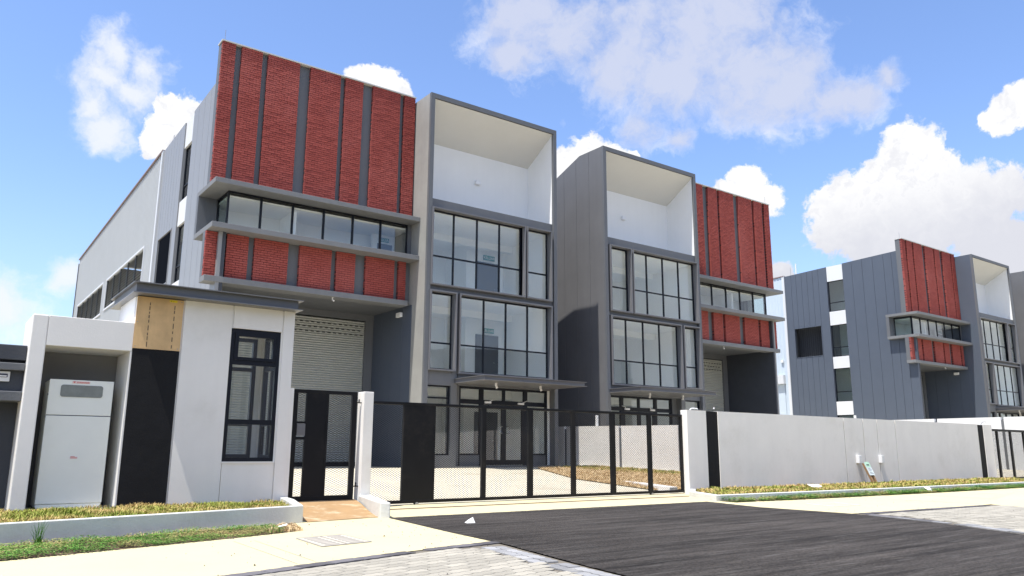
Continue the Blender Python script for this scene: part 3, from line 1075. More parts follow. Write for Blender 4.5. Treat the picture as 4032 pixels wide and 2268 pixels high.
    for (a, b_, c, e) in ((15.36, 16.20, 2.68, 3.06), (16.36, 17.24, 2.68, 3.06), (17.34, 18.22, 2.68, 3.06), (18.38, 19.27, 2.68, 3.06), (15.36, 16.20, .76, 2.52), (18.38, 19.27, .76, 2.52)):
        MB().box(a, b_, 23.945, 23.951, c, e).build('pane', MATS['window_glass'], sc_)
    for (a, b_, hx) in ((16.365, 17.285, 17.20), (17.292, 18.215, 17.40)):
        d = MB()
        d.box(a, a+.10, 23.91, 23.97, .35, 2.51)
        d.box(b_-.10, b_, 23.91, 23.97, .35, 2.51)
        d.box(a+.10, b_-.10, 23.912, 23.968, .35, .53)
        d.box(a+.10, b_-.10, 23.912, 23.968, 2.40, 2.51)
        dd = d.build('entrance_door', BLACKF, root)
        MB().box(a+.10, b_-.10, 23.938, 23.944, .53, 2.40).build('pane', MATS['window_glass'], dd)
        s_ = -1 if hx < 17.3 else 1
        MB().tube([(hx, 23.91, 1.72), (hx, 23.86, 1.74), (hx+s_*.07, 23.85, 1.74), (hx+s_*.09, 23.85, 1.70), (hx+s_*.09, 23.85, 1.53), (hx+s_*.07, 23.85, 1.49), (hx, 23.86, 1.49), (hx, 23.91, 1.51)], .013, 6).build('door_handle', CHROME, dd)
        c_ = (a+.03) if hx < 17.3 else (b_-.30)
        cl = MB().box(c_, c_+.26, 23.83, 23.90, 2.56, 2.63)
        cl.tube([(c_+.2, 23.86, 2.635), (c_+.36, 23.80, 2.70), (c_+.42, 23.88, 2.72)], .012, 5)
        cl.build('door_closer', PVC, dd)
    # canopy
    cn = MB().box(14.85, 19.43, 21.66, 23.57, 3.335, 3.352).build('canopy', STEEL, root)
    MB().box(14.90, 19.38, 21.74, 23.57, 3.212, 3.332).build('canopy_web', STEEL, cn)
    MB().box(14.85, 19.43, 21.66, 23.57, 3.190, 3.209).build('canopy_flange', STEEL, cn)
    for x in (15.99, 17.98):
        l = MB().box(x-.03, x+.03, 22.57, 22.63, 3.10, 3.19)
        l.tube([(x, 22.6, 3.12), (x+.04, 22.58, 3.01)], .035, 8, .045)
        l.build('canopy_lamp', PVC, cn)
    # ---- interior
    P('floor_slab', INTF, 13.71, 19.37, 23.76, 33.5, .12, .31)
    P('floor_slab', INTF, 13.71, 19.37, 23.76, 33.5, 3.24, 3.50)
    P('floor_slab', INTF, 13.71, 19.37, 23.76, 33.5, 6.46, 6.62)
    P('floor_slab', INTF, 6.95, 13.69, 24.95, 33.5, 6.35, 6.62)
    P('ceiling', INTW, 13.72, 19.36, 23.76, 33.5, 9.40, 9.417)
    P('ceiling', INTW, 6.95, 13.54, 24.75, 33.5, 9.25, 9.40)
    P('ceiling', INTW, 13.72, 19.36, 23.76, 33.5, 6.42, 6.455)
    P('ceiling', INTW, 13.72, 19.36, 23.98, 33.5, 3.20, 3.235)
    for (z0, z1) in ((.31, 3.2), (3.5, 6.42), (6.62, 9.40)):
        P('interior_wall', INTW, 19.345, 19.37, 23.78, 32, z0, z1)
        P('interior_wall', INTW, 13.702, 13.72, 23.78, 32, z0, z1)
        P('interior_wall', INTW, 17.45, 19.344, 26.9, 27.02, z0, z1)
        P('interior_wall', INTW, 17.45, 17.57, 27.02, 28.58, z0, z1)
        P('interior_wall', INTW, 13.722, 17.57, 28.581, 28.7, z0, z1)
        dr = P('interior_door', INTD, 17.95, 19.1, 26.86, 26.90, z0, z0+2.1)
        MB().box(18.0, 19.05, 26.85, 26.862, z0+.01, z0+2.05).build('door_leaf', INTD, dr)
        MB().tube([(18.9, 26.84, z0+.95), (18.8, 26.82, z0+.95)], .012, 5).build('door_handle', CHROME, dr)
        P('ceiling_beam', INTW, 13.73, 19.34, 26.2, 26.45, z1-.28, z1-.002)
    if mirror is None:
        exit_sign(root, 18.56, 26.86, 5.78)
        exit_sign(root, 18.56, 26.86, 8.92)
    # ribbon room
    P('interior_wall', INTW, 6.95, 13.54, 26.3, 26.42, 6.62, 9.25)
    P('interior_wall', INTW, 9.19, 9.31, 25.0, 26.298, 7.66, 8.80)
    P('bounce_shelf', INTW, 6.95, 13.54, 24.94, 26.298, 7.56, 7.655)  # unseen white shelf added to bounce light into the ribbon room
    P('ceiling', INTW, 6.95, 13.54, 24.76, 26.298, 8.80, 8.86)
    P('interior_door', INTD, 12.80, 13.40, 25.84, 25.88, 7.66, 8.45)
    P('interior_wall', INTW, 12.60, 13.54, 25.885, 26.0, 7.66, 8.80)
    exit_sign(root, 13.05, 25.86, 8.60, .42, .15)
    # ---- slabs and ribbon window
    P('slab_ledge', LEDGE_LIT, 6.30, 13.548, 24.0, 26.05, 8.98, 9.14, bevel=.008)
    P('slab_ledge', LEDGE_LIT, 6.30, 13.548, 24.0, 26.05, 7.54, 7.71, bevel=.008)
    P('slab_fin', DARK, 6.30, 6.90, 25.85, 26.047, 7.712, 8.978)
    P('slab_ledge', LEDGE_LIT, 6.30, 13.36, 24.40, 24.95, 5.915, 6.10, bevel=.008)
    MB().box(13.40, 13.548, 24.64, 24.76, 7.712, 8.978).build('ribbon_end', DARK, root)
    window(root, 6.90, 13.40, 7.712, 8.978, 24.66, (7.98, 9.05, 10.15, 11.23, 12.31), (), fw=.045, bar=.07)
    window(root, 24.735, 25.848, 7.712, 8.978, 6.905, (), (), fw=.04, axis='x', glass='dark_glass')
    # ---- brick panels
    P('parapet_wall', DARK, 6.30, 13.548, YB+.13, 24.98, 9.142, 13.965)
    P('panel_wall', DARK, 6.30, 13.545, YB+.13, 24.93, 6.102, 7.538)
    P('parapet_coping', COPING, 6.27, 13.52, YB-.03, 25.0, 13.968, 14.01)
    bricks(root, T, singles)
    # ---- loading bay
    P('bay_ceiling', DARK, 6.87, 13.545, 24.952, 27.8, 5.98, 6.10)
    P('bay_header', DARK, 6.87, 13.545, 27.42, 27.8, 5.74, 5.978)
    P('bay_jamb', DARK, 13.20, 13.53, 27.40, 27.8, -.3, 5.738)
    P('bay_jamb', DARK, 6.87, 7.20, 27.40, 27.8, -.3, 5.738)
    sh = MB()
    zz, n = .42, 62
    st = (5.72-zz)/n
    prof2 = [(27.62, zz)]
    for i in range(n):
        z0 = zz+i*st
        prof2 += [(27.50, z0+st*.12), (27.485, z0+st*.38), (27.50, z0+st*.66), (27.535, z0+st*.88)]
    prof2 += [(27.62, 5.72)]
    sh.prism(prof2, 'x', 7.20, 13.20)
    shu = sh.build('roller_shutter', SHUT, root)
    sl_ = MB()
    for r_ in (2, 4, 6):
        z = 5.72-st*(r_+.55)
        k = 0
        x = 7.3+(.11 if r_ == 4 else 0)
        while x < 13.1:
            sl_.box(x, x+.12, 27.478, 27.49, z-.017, z+.017)
            x += .22
    sl_.build('vent_slot', SHUTD, shu, kind='stuff')
    MB().box(7.2, 13.2, 27.44, 27.56, -.05, .42).build('bottom_rail', BLACKF, shu)
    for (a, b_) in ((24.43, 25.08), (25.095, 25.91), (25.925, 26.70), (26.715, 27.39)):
        P('wall_panel', PANELB, 13.535, 13.553, a, b_, -.3, 5.975)  # dark colour here carries the shade under the brick overhang
    MB().box(13.42, 13.535, 25.07, 25.40, 5.62, 5.79).build('wall_lamp', LAMPW, root, bevel=.02)
    MB().tube([(10.6, 24.62, 5.915), (10.6, 24.62, 5.85), (10.63, 24.57, 5.80)], .03, 8).build('bay_lamp', PVC, root)
    # ---- side wall: separate panels with open joints before a backing wall
    bk = MB()
    bk.prism([(24.42, -.3), (29.0, -.3), (29.0, sideprof(29)-.02), (26.05, sideprof(26)-.02), (26.05, 7.54), (24.42, 7.54)], 'x', 6.765, 6.87)
    bk.prism([(24.985, 9.142), (26.05, 9.142), (26.05, sideprof(26)-.02), (24.985, sideprof(25)-.02)], 'x', 6.765, 6.87)
    bk.prism([(30.22, -.3), (30.86, -.3), (30.86, sideprof(31)-.02), (30.22, sideprof(30.2)-.02)], 'x', 6.765, 6.87)
    bk.prism([(30.86, -.3), (33.05, -.3), (33.05, 6.95), (30.86, 6.95)], 'x', 6.765, 6.87)
    bk.prism([(30.86, 9.1), (33.05, 9.1), (33.05, sideprof(33)-.02), (30.86, sideprof(30.9)-.02)], 'x', 6.765, 6.87)
    bk.prism([(33.05, -.3), (33.6, -.3), (33.6, sideprof(33.6)-.02), (33.05, sideprof(33)-.02)], 'x', 6.765, 6.87)
    bk.build('backing_wall', CHAR, root)
    g = .008

    def panel(a, b_, z0, z1=None):
        t0 = sideprof(a+g) if z1 is None else z1
        t1 = sideprof(b_-g) if z1 is None else z1
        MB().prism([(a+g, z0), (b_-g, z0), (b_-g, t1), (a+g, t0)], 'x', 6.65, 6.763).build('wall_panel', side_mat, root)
    cols = [24.42, 24.97, 25.5, 26.05, 26.8, 27.55, 28.3, 29.0]
    for i in range(7):
        a, b_ = cols[i], cols[i+1]
        if i < 3:
            panel(a, b_, -.3, 7.535)
            panel(max(a, 24.985), b_, 9.145) if b_ > 25.0 else None
        else:
            panel(a, b_, -.3)
    panel(30.22, 30.86, -.3)
    cc = [30.86, 31.3, 31.75, 32.2, 32.65, 33.05]
    for i in range(5):
        panel(cc[i], cc[i+1], -.3, 6.95)
        panel(cc[i], cc[i+1], 9.1)
    panel(33.05, 33.6, -.3)
    # louvred opening
    lf = MB()
    for q in ((30.86, 33.05, 6.95, 6.99), (30.86, 33.05, 9.06, 9.1)):
        lf.box(6.63, 6.84, q[0], q[1], q[2], q[3])
    lf.box(6.63, 6.84, 30.86, 30.90, 6.99, 9.06)
    lf.box(6.63, 6.84, 33.01, 33.05, 6.99, 9.06)
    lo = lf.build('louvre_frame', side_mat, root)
    for i in range(13):
        y = 30.98+i*.162
        t = MB()
        t.prism([(6.67, y-.035), (6.68, y-.045), (6.79, y+.035), (6.78, y+.045)], 'z', 6.99, 9.06)
        t.build('louvre_blade', BLACKF, lo)
    P('louvre_dark_backing', INTD, 8.3, 7.6, 30.5, 33.3, 6.7, 9.2)  # dark sheet added to put shade behind the louvre blades
    # white strip with the stair windows
    P('white_panel', STRIPW, 6.69, 6.80, 29.01, 30.21, 12.10, sideprof(29.6)-.01)
    P('white_panel', STRIPW, 6.69, 6.80, 29.01, 30.21, 9.0, 9.95)
    P('white_panel', STRIPW, 6.69, 6.80, 29.01, 30.21, 6.0, 6.80)
    P('white_panel', STRIPW, 6.69, 6.80, 29.01, 30.21, 2.85, 3.75)
    P('white_panel', STRIPW, 6.69, 6.80, 29.01, 30.21, -.3, .6)
    for (a, b_) in ((9.95, 12.10), (6.80, 9.0), (3.75, 6.0), (.6, 2.85)):
        window(root, 29.01, 30.21, a, b_, 6.76, (), (a+(b_-a)*.29,), fw=.05, axis='x', glass='dark_glass')
    # rear walls and main roof
    P('stair_wall', INTW, 6.9, 8.6, 28.6, 28.7, .3, 6.3)
    P('stair_wall', INTW, 8.5, 8.6, 28.71, 33.3, .3, 12.5)
    P('rear_wall', DARK, 6.88, 19.37, 33.45, 33.6, -.3, 12.6)
    P('main_roof', ROOFM, 6.88, 13.54, 25.0, 33.6, 12.60, 12.75)
    # ---- warehouse shed behind
    z_at = lambda y: 13.06-(y-33.62)*.0242
    w = MB()
    ya, yb_ = 33.62, 55.2
    segs = [(ya, 35.5, None), (44.0, 45.02, None), (53.55, yb_, None), (35.5, 44.0, 1), (45.02, 53.55, 1)]
    for (a, b_, k) in segs:
        if k is None:
            w.prism([(a, -.3), (b_, -.3), (b_, z_at(b_)), (a, z_at(a))], 'x', 6.66, 6.74)
        else:
            w.prism([(a, -.3), (b_, -.3), (b_, 7.72), (a, 7.80)], 'x', 6.66, 6.74)
            w.prism([(a, 9.27), (b_, 9.30), (b_, z_at(b_)), (a, z_at(a))], 'x', 6.66, 6.74)
    ws_ = w.build('shed_wall', shed_mat, root)
    rb = MB()
    y = ya+.12
    while y < yb_:
        hole = (35.45 < y < 44.05) or (44.97 < y < 53.6)
        for (c, e) in (((-.3, 7.72), (9.32, z_at(y)-.02)) if hole else ((-.3, z_at(y)-.02),)):
            rb.prism([(6.661, y-.045), (6.661, y+.045), (6.632, y+.02), (6.632, y-.02)], 'z', c, e)
        y += .26
    rb.build('cladding_rib', shed_mat, ws_, kind='stuff')
    P('shed_wall', shed_mat, 6.75, 19.5, 55.0, 55.2, -.3, 12.3)
    P('shed_wall', shed_mat, 19.36, 19.5, 34.01, 55.0, -.3, 11.5)
    P('corner_trim', TRIMW, 6.60, 6.70, 33.60, 33.80, -.3, 13.08)
    MB().prism([(33.62, 13.06), (55.3, 12.535), (55.3, 12.60), (33.62, 13.125)], 'x', 6.58, 6.80).build('roof_gutter', ROOFR, root)
    MB().prism([(33.62, 12.95), (55.3, 12.43), (55.3, 12.50), (33.62, 13.03)], 'x', 6.80, 19.4).build('shed_roof', ROOFM, root)
    P('downpipe', DARK, 6.60, 6.72, 55.21, 55.33, -.3, 12.3)
    for (a, b_, za, zb) in ((35.5, 44.0, 7.80, 9.27), (45.02, 53.55, 7.72, 9.29)):
        f = MB()
        f.box(6.60, 6.72, a, b_, za-.09, za)
        f.box(6.60, 6.72, a, b_, zb, zb+.09)
        f.box(6.602, 6.718, a-.09, a, za-.09, zb+.09)
        f.box(6.602, 6.718, b_, b_+.09, za-.09, zb+.09)
        fr_ = f.build('shed_window', TRIMW, root)
        for i in range(0, 6):
            y = a+(b_-a)*i/5
            MB().box(6.64, 6.70, max(a, y-.04), min(b_, y+.04), za, zb).build('mullion', BLACKF, fr_)
        bl = MB()
        for i in range(11):
            z = za+.07+(zb-za-.1)*i/10.5
            bl.prism([(6.655, z-.04), (6.66, z-.045), (6.74, z+.055), (6.735, z+.06)], 'y', a+.02, b_-.02)
        bl.build('louvre_blade', SHUT, fr_, kind='stuff')
    # small hood over the shed's side door
    P('door_hood', TRIMW, 6.36, 6.63, 34.0, 35.55, 5.20, 5.83)
    P('shed_door', shed_mat, 6.61, 6.63, 34.1, 35.45, -.3, 5.19)
    MB().box(6.52, 6.63, 34.05, 34.25, 6.75, 6.92).build('wall_lamp', LAMPW, root)
    # party side panels
    if party_panels:
        ls = [23.475, 24.4, 25.25, 26.08, 26.95, 27.8, 28.65, 29.5, 30.35, 31.2, 32.05, 32.9, 33.95]
        for i in range(len(ls)-1):
            a, b_ = ls[i]+(.006 if i else 0), ls[i+1]-.006
            pts_ = [(a, -.3), (b_, -.3), (b_, boxprof(b_))]
            if a < 25.0 < b_:
                pts_.append((25.0, 13.828))
            pts_.append((a, boxprof(a)-.002))
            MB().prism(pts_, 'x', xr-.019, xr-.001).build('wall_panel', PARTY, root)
    CUR['T'] = None
    return root


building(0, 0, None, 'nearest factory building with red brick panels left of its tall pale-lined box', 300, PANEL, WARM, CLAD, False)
building(0, 0, 20.84, 'second factory building with red brick panels right of its tall pale-lined box', 240, PANEL, PARTY, CLAD, True)
building(43.1, .47, None, 'third factory building showing slate panelled side with stacked windows and fin louvre', 0, PANELB, PANELB, CLADB, False)
building(43.1, .47, 20.84, 'farthest factory building, only a slate side wall showing at the right edge', 0, PANELB, PANELB, CLADB, True)

# ------------------------------------------------------------------ guard house
gh = thing('guard_house', (3.2, 12.4, .13), 'light grey flat-roofed guard house with tall black window and plywood name panel', 'guard house')
GY = 11.45
B('wall_panel', LGREY2, gh, 2.742, 3.405, GY, GY+.12, .0, 2.95)
B('wall_panel', LGREY2, gh, 3.43, 4.15, GY, GY+.12, 2.61, 2.95)
B('wall_panel', LGREY2, gh, 3.415, 4.15, GY, GY+.12, .0, .71)
B('wall_panel', LGREY2, gh, 4.172, 4.34, GY, GY+.12, .0, 2.95)
B('gate_jamb', LGREY2, gh, 4.341, 4.40, GY+.01, GY+.30, .0, 1.79)
B('backing_wall', LGREY, gh, 2.13, 3.412, GY+.018, GY+.12, .0, 2.93)
b = MB(IDT)
b.box(3.40, 3.435, GY+.02, GY+.118, 2.61, 2.93).box(4.148, 4.175, GY+.02, GY+.118, .0, 2.93).box(3.40, 3.42, GY+.02, GY+.118, .0, .71)
b.build('groove', LGREY, gh)
B('black_panel', BLACKR, gh, 2.12, 2.718, GY-.002, GY+.017, .0, 2.208)
B('recess', CHAR, gh, 2.12, 2.718, GY+.012, GY+.0175, 2.92, 2.95)
pb = B('plywood_board', PLY, gh, 2.12, 2.718, GY-.008, GY+.016, 2.212, 2.922)
B('yellow_sticker', YELLOW, pb, 2.53, 2.632, GY-.011, GY-.009, 2.882, 2.912)
B('sticker_ink', INK, pb, 2.548, 2.56, GY-.0125, GY-.0115, 2.893, 2.902)
B('sticker_ink', INK, pb, 2.578, 2.588, GY-.0125, GY-.0115, 2.890, 2.898)
b = MB(IDT)
for x in (2.285, 2.605):
    z = 2.24
    while z < 2.86:
        L = RND.uniform(.02, .075)
        b.box(x-.006+RND.uniform(-.002, .002), x+.006, GY-.0098, GY-.0088, z, min(z+L, 2.87))
        z += L+RND.uniform(.01, .05)
b.build('stamp_print', PLYPRINT, pb)
b = MB(IDT)
for (x, z) in ((2.145, 2.895), (2.69, 2.895), (2.145, 2.24), (2.69, 2.24), (2.145, 2.57)):
    b.box(x-.006, x+.006, GY-.011, GY-.009, z-.006, z+.006)
b.build('screw', GALV, pb)
# side, back and inner faces
B('side_wall', WHITE, gh, 2.12, 2.24, GY+.121, 12.62, .0, 2.95)
b = MB(IDT)
b.box(4.24, 4.34, GY+.121, 11.68, .0, 2.95).box(4.24, 4.34, 12.45, 12.62, .0, 2.95).box(4.24, 4.34, 11.68, 12.45, .0, .75).box(4.24, 4.34, 11.68, 12.45, 2.62, 2.95)
b.build('side_wall', LGREY2, gh)
b = MB(IDT)
b.box(2.24, 2.75, 12.52, 12.62, .0, 2.95).box(4.16, 4.239, 12.52, 12.62, .0, 2.95).box(2.75, 4.16, 12.52, 12.62, .0, .75).box(2.75, 4.16, 12.52, 12.62, 2.62, 2.95)
b.build('back_wall', LGREY2, gh)
B('ceiling', INTW, gh, 2.241, 4.239, GY+.121, 12.519, 2.80, 2.85)
B('floor', INTF, gh, 2.241, 4.239, GY+.121, 12.519, .10, .15)
w = window(gh, 3.412, 4.15, .715, 2.605, GY+.03, (), (1.27, 2.12), fw=.055, bar=.07, d=.06)
b = MB(IDT)
b.box(3.475, 3.53, GY+.02, GY+.085, 2.16, 2.55).box(4.04, 4.087, GY+.02, GY+.085, 2.16, 2.55).box(3.53, 4.04, GY+.021, GY+.084, 2.155, 2.20).box(3.53, 4.04, GY+.021, GY+.084, 2.50, 2.55)
b.build('sash', BLACKF, w)
window(gh, 11.68, 12.45, .75, 2.62, 4.25, (12.1,), (1.27, 2.12), axis='x', fw=.05, bar=.06)
window(gh, 2.75, 4.16, .75, 2.62, 12.54, (3.45,), (1.27, 2.12), fw=.06, bar=.06)
B('window_sill', LGREY2, gh, 3.40, 4.16, GY-.015, GY+.029, .690, .714)
rf = B('roof_flange', STEEL, gh, 2.02, 4.375, 11.22, 12.92, 3.072, 3.085)
B('roof_web', DARK, rf, 2.065, 4.32, 11.29, 12.85, 2.948, 3.071)
B('roof_flange', STEEL, rf, 2.02, 4.375, 11.22, 12.92, 2.934, 2.947)

# ---- niche with the cabinet
ni = thing('cabinet_niche', (1.5, 12, .13), 'light grey rendered niche housing the electrical cabinet beside the guard house', 'enclosure')
NY = 11.45
B('side_wall', LGREY, ni, .935, 1.112, NY, 12.40, -.02, 2.553, bevel=.012)
B('lintel', LGREY, ni, 1.114, 2.118, NY+.002, 12.398, 2.168, 2.552, bevel=.006)
B('side_wall', LGREY, ni, 2.098, 2.119, NY+.004, 12.398, -.02, 2.166)
B('back_wall', NICHE_SHADE, ni, 1.113, 2.097, 12.30, 12.40, -.02, 2.166)
B('niche_floor', KERBM, ni, 1.113, 2.097, NY+.02, 12.3, .05, .135)
cb = thing('electrical_cabinet', (1.6, 11.85, .15), 'pale green-grey electrical cabinet with small viewing window standing in the niche', 'electrical cabinet')
B('body', CAB, cb, 1.228, 1.962, 11.62, 12.15, .16, 1.75, bevel=.006)
B('plinth', CAB, cb, 1.235, 1.955, 11.605, 11.619, .135, .197)
up_ = B('upper_door', CAB, cb, 1.222, 1.966, 11.595, 11.617, 1.306, 1.757, bevel=.004)
B('lower_door', CAB, cb, 1.222, 1.966, 11.595, 11.617, .205, 1.296, bevel=.004)
B('seam', CABD, cb, 1.226, 1.962, 11.603, 11.6185, 1.297, 1.305)


def rrect(x0, x1, z0, z1, r, n=4):
    out = []
    for (cx_, cz_, a0) in ((x1-r, z1-r, 0), (x0+r, z1-r, 90), (x0+r, z0+r, 180), (x1-r, z0+r, 270)):
        for i in range(n+1):
            a = R(a0+90*i/n)
            out.append((cx_+r*math.cos(a), cz_+r*math.sin(a)))
    return out


MB(IDT).prism(rrect(1.352, 1.842, 1.538, 1.692, .03), 'y', 11.588, 11.594).build('viewing_window', CABW, up_)
st_ = B('danger_sticker', PINK, up_, 1.475, 1.682, 11.5925, 11.5945, 1.712, 1.742)
MB(IDT).prism([(1.485, 1.738), (1.515, 1.738), (1.50, 1.715)], 'y', 11.5905, 11.592).build('warning_triangle', RED, st_)
b = MB(IDT)
for z in (1.733, 1.722):
    x = 1.53
    while x < 1.665:
        L = RND.uniform(.008, .022)
        b.box(x, min(x+L, 1.672), 11.5908, 11.592, z-.003, z+.003)
        x += L+.004
b.build('print_line', RED, st_)
B('number_label', LABELW, up_, 1.885, 1.955, 11.5925, 11.5945, 1.730, 1.745)
lb = B('rating_label', LABELW, cb, 1.545, 1.635, 11.5915, 11.5945, .755, .792)
b = MB(IDT)
for z in (.784, .775, .764):
    b.box(1.55, 1.63 if z < .78 else 1.60, 11.5898, 11.5912, z-.0025, z+.0025)
b.build('print_line', RED, lb)
b = MB(IDT)
for z in (1.56, 1.28):
    b.box(1.216, 1.226, 11.60, 11.63, z-.012, z+.012)
b.build('hinge', CABD, cb)

# ---- neighbour's dark letter-box wall at the left edge
nb = thing('letterbox_wall', (.2, 11.8, .13), 'charcoal gate wall with stacked ledges and a letter slot at the left edge', 'wall')
B('ledge', CHAR, nb, -2.2, .93, 11.60, 12.05, 1.97, 2.16, bevel=.01)
B('slot_back', CHAR, nb, -2.2, .93, 11.72, 12.05, 1.931, 1.969)
B('ledge', DARK, nb, -2.2, .93, 11.56, 12.05, 1.84, 1.93, bevel=.008)
B('letter_panel', CHAR, nb, -2.2, .93, 11.66, 12.05, 1.581, 1.839)
lt = B('letter_slot', PVC, nb, .40, .785, 11.63, 11.659, 1.70, 1.825, bevel=.004)
B('slot_opening', CABD, lt, .44, .76, 11.622, 11.631, 1.752, 1.795)
B('slot_flap', PVC, lt, .45, .75, 11.615, 11.621, 1.757, 1.775)
B('ledge', DARK, nb, -2.2, .93, 11.56, 12.05, 1.46, 1.58, bevel=.008)
B('lower_wall', CHAR, nb, -2.2, .93, 11.95, 12.05, .0, 1.459)

# ------------------------------------------------------------------ gates
def mesh_infill(x0, x1, z0, z1, y, px, pz, w=.0021, T=IDT):
    """expanded metal: zigzag strands, neighbouring rows touching at the knuckles"""
    t = MB(T)
    nz = max(1, int(round((z1-z0)/pz*2)))
    hz = (z1-z0)/nz
    nx = max(1, int(round((x1-x0)/px*2)))
    hx = (x1-x0)/nx
    for r_ in range(nz+1):
        for i in range(nx):
            up0 = ((i+r_) % 2 == 0)
            za = z0+r_*hz+(hz/2 if up0 else -hz/2)
            zb = z0+r_*hz+(-hz/2 if up0 else hz/2)
            za, zb = min(max(za, z0), z1), min(max(zb, z0), z1)
            if abs(za-zb) < 1e-6:
                continue
            xa, xb = x0+i*hx, x0+(i+1)*hx
            dy = .0025 if up0 else -.0025
            t.add([(xa, y-dy, za-w), (xb, y+dy, zb-w), (xb, y+dy, zb+w), (xa, y-dy, za+w),
                   (xa, y-dy+.004, za-w), (xb, y+dy+.004, zb-w), (xb, y+dy+.004, zb+w), (xa, y-dy+.004, za+w)],
                  [(0, 1, 2, 3), (7, 6, 5, 4), (3, 2, 6, 7), (1, 0, 4, 5)])
    return t


sg = thing('sliding_gate', (9.5, 11.77, 0), 'wide black sliding gate of expanded metal mesh with one solid sheet panel', 'gate')
GY2 = 11.77
posts = [(5.80, 5.86), (6.43, 6.47), (7.01, 7.05), (8.02, 8.11), (9.06, 9.17), (10.12, 10.22), (11.16, 11.28), (12.23, 12.33), (13.23, 13.29)]
B('bottom_rail', BLACK, sg, 5.80, 13.29, GY2-.03, GY2+.03, .025, .075, bevel=.004)
B('top_rail', BLACK, sg, 5.80, 13.29, GY2-.03, GY2+.03, 1.625, 1.672, bevel=.004)
for (a, b_) in posts:
    B('post', BLACK, sg, a, b_, GY2-.028, GY2+.028, .075, 1.625, bevel=.004)
B('sheet_panel', BLACK, sg, 6.47, 7.01, GY2-.024, GY2-.018, .075, 1.625)
for (a, b_) in ((5.86, 6.43), (7.05, 8.02), (8.11, 9.06), (9.17, 10.12), (10.22, 11.16), (11.28, 12.23), (12.33, 13.23)):
    mesh_infill(a, b_, .075, 1.625, GY2, .056, .034).build('mesh_infill', BLACK, sg, kind='stuff')
for x in (6.72, 12.30):
    ro = MB(IDT).prism([(x-.05, .03), (x+.05, .03), (x+.012, -.012), (x-.012, -.012)], 'y', GY2-.02, GY2+.02).build('roller_bracket', BLACK, sg)
    cyl = MB(IDT)
    cyl.prism([(x+.03*math.cos(k*.524), .012+.03*math.sin(k*.524)) for k in range(12)], 'y', GY2-.04, GY2-.021)
    cyl.build('roller', GALV, ro)
gt = MB(IDT).box(5.6, 13.3, 10.94, 10.985, .0, .012).build('gate_track', RUST, label='rusty steel strip set in the apron before the sliding gate', cat='rail')

pg = thing('pedestrian_gate', (4.96, 11.6, .13), 'narrow black pedestrian gate with solid centre sheet between guard house and post', 'gate')
PY = 11.60
x0, x1, z0, z1 = 4.44, 5.49, .13, 1.787
B('top_rail', BLACK, pg, x0, x1, PY-.025, PY+.025, z1-.055, z1, bevel=.003)
B('bottom_rail', BLACK, pg, x0, x1, PY-.025, PY+.025, z0, z0+.07, bevel=.003)
for (a, b_) in ((4.44, 4.515), (4.655, 4.685), (4.98, 5.015), (5.41, 5.49)):
    B('stile', BLACK, pg, a, b_, PY-.024, PY+.024, z0+.07, z1-.055)
B('sheet_panel', BLACK, pg, 4.685, 4.98, PY-.020, PY-.014, z0+.07, z1-.055)
B('cross_bar', BLACK, pg, 4.515, 4.655, PY-.02, PY+.02, 1.275, 1.30)
B('cross_bar', BLACK, pg, 4.515, 4.655, PY-.02, PY+.02, 1.035, 1.075)
lx = B('letter_box', STEEL, pg, 4.52, 4.65, PY-.03, PY+.10, 1.09, 1.27)
for z in (1.13, 1.17, 1.21):
    B('letter_box_rib', STEEL, lx, 4.525, 4.645, PY-.035, PY-.030, z, z+.02)
for (a, b_, c, e) in ((4.515, 4.655, 1.30, z1-.055), (4.515, 4.655, z0+.07, 1.035), (5.015, 5.41, z0+.07, z1-.055)):
    mesh_infill(a, b_, c, e, PY, .066, .033).build('mesh_infill', BLACK, pg, kind='stuff')
for z in (.33, 1.62):
    hb = MB(IDT).box(5.49, 5.575, PY-.02, PY+.005, z-.008, z+.008)
    hb.tube([(5.53, PY-.008, z-.008), (5.53, PY-.008, z+.055)], .011, 6)
    hb.build('hinge', BLACK, pg)

gp = MB(IDT).box(5.572, 5.742, 11.50, 11.73, -.02, 1.795).build('gate_post', LGREY2, label='square light grey gate post between the pedestrian gate and the sliding gate', cat='gate post', bevel=.008)
MB(IDT).prism([(5.02, 9.74), (5.14, 9.68), (5.74, 11.46), (5.57, 11.498), (5.50, 11.40)], 'z', -.02, .20).build('ramp_kerb', PLANT, label='short low grey kerb block running from the gate post to the asphalt', cat='kerb', bevel=.012)
rp = MB(IDT)
n = 8
vs, fs = [], []
for i in range(n+1):
    t = i/n
    z = .125*(0.5+.5*math.cos(math.pi*t))+.006
    vs += [(4.40*(1-t)+3.98*t, 11.62*(1-t)+9.67*t, z), (5.53*(1-t)+5.06*t, 11.62*(1-t)+9.86*t, z)]
for i in range(n):
    fs.append((2*i+1, 2*i, 2*i+2, 2*i+3))
vs += [(4.40, 12.3, .131), (5.53, 12.3, .131)]
fs.append((2*n+3, 2*n+2, 0, 1))
rp.add(vs, fs)
rp.build('ramp', RAMPM, kind='structure')

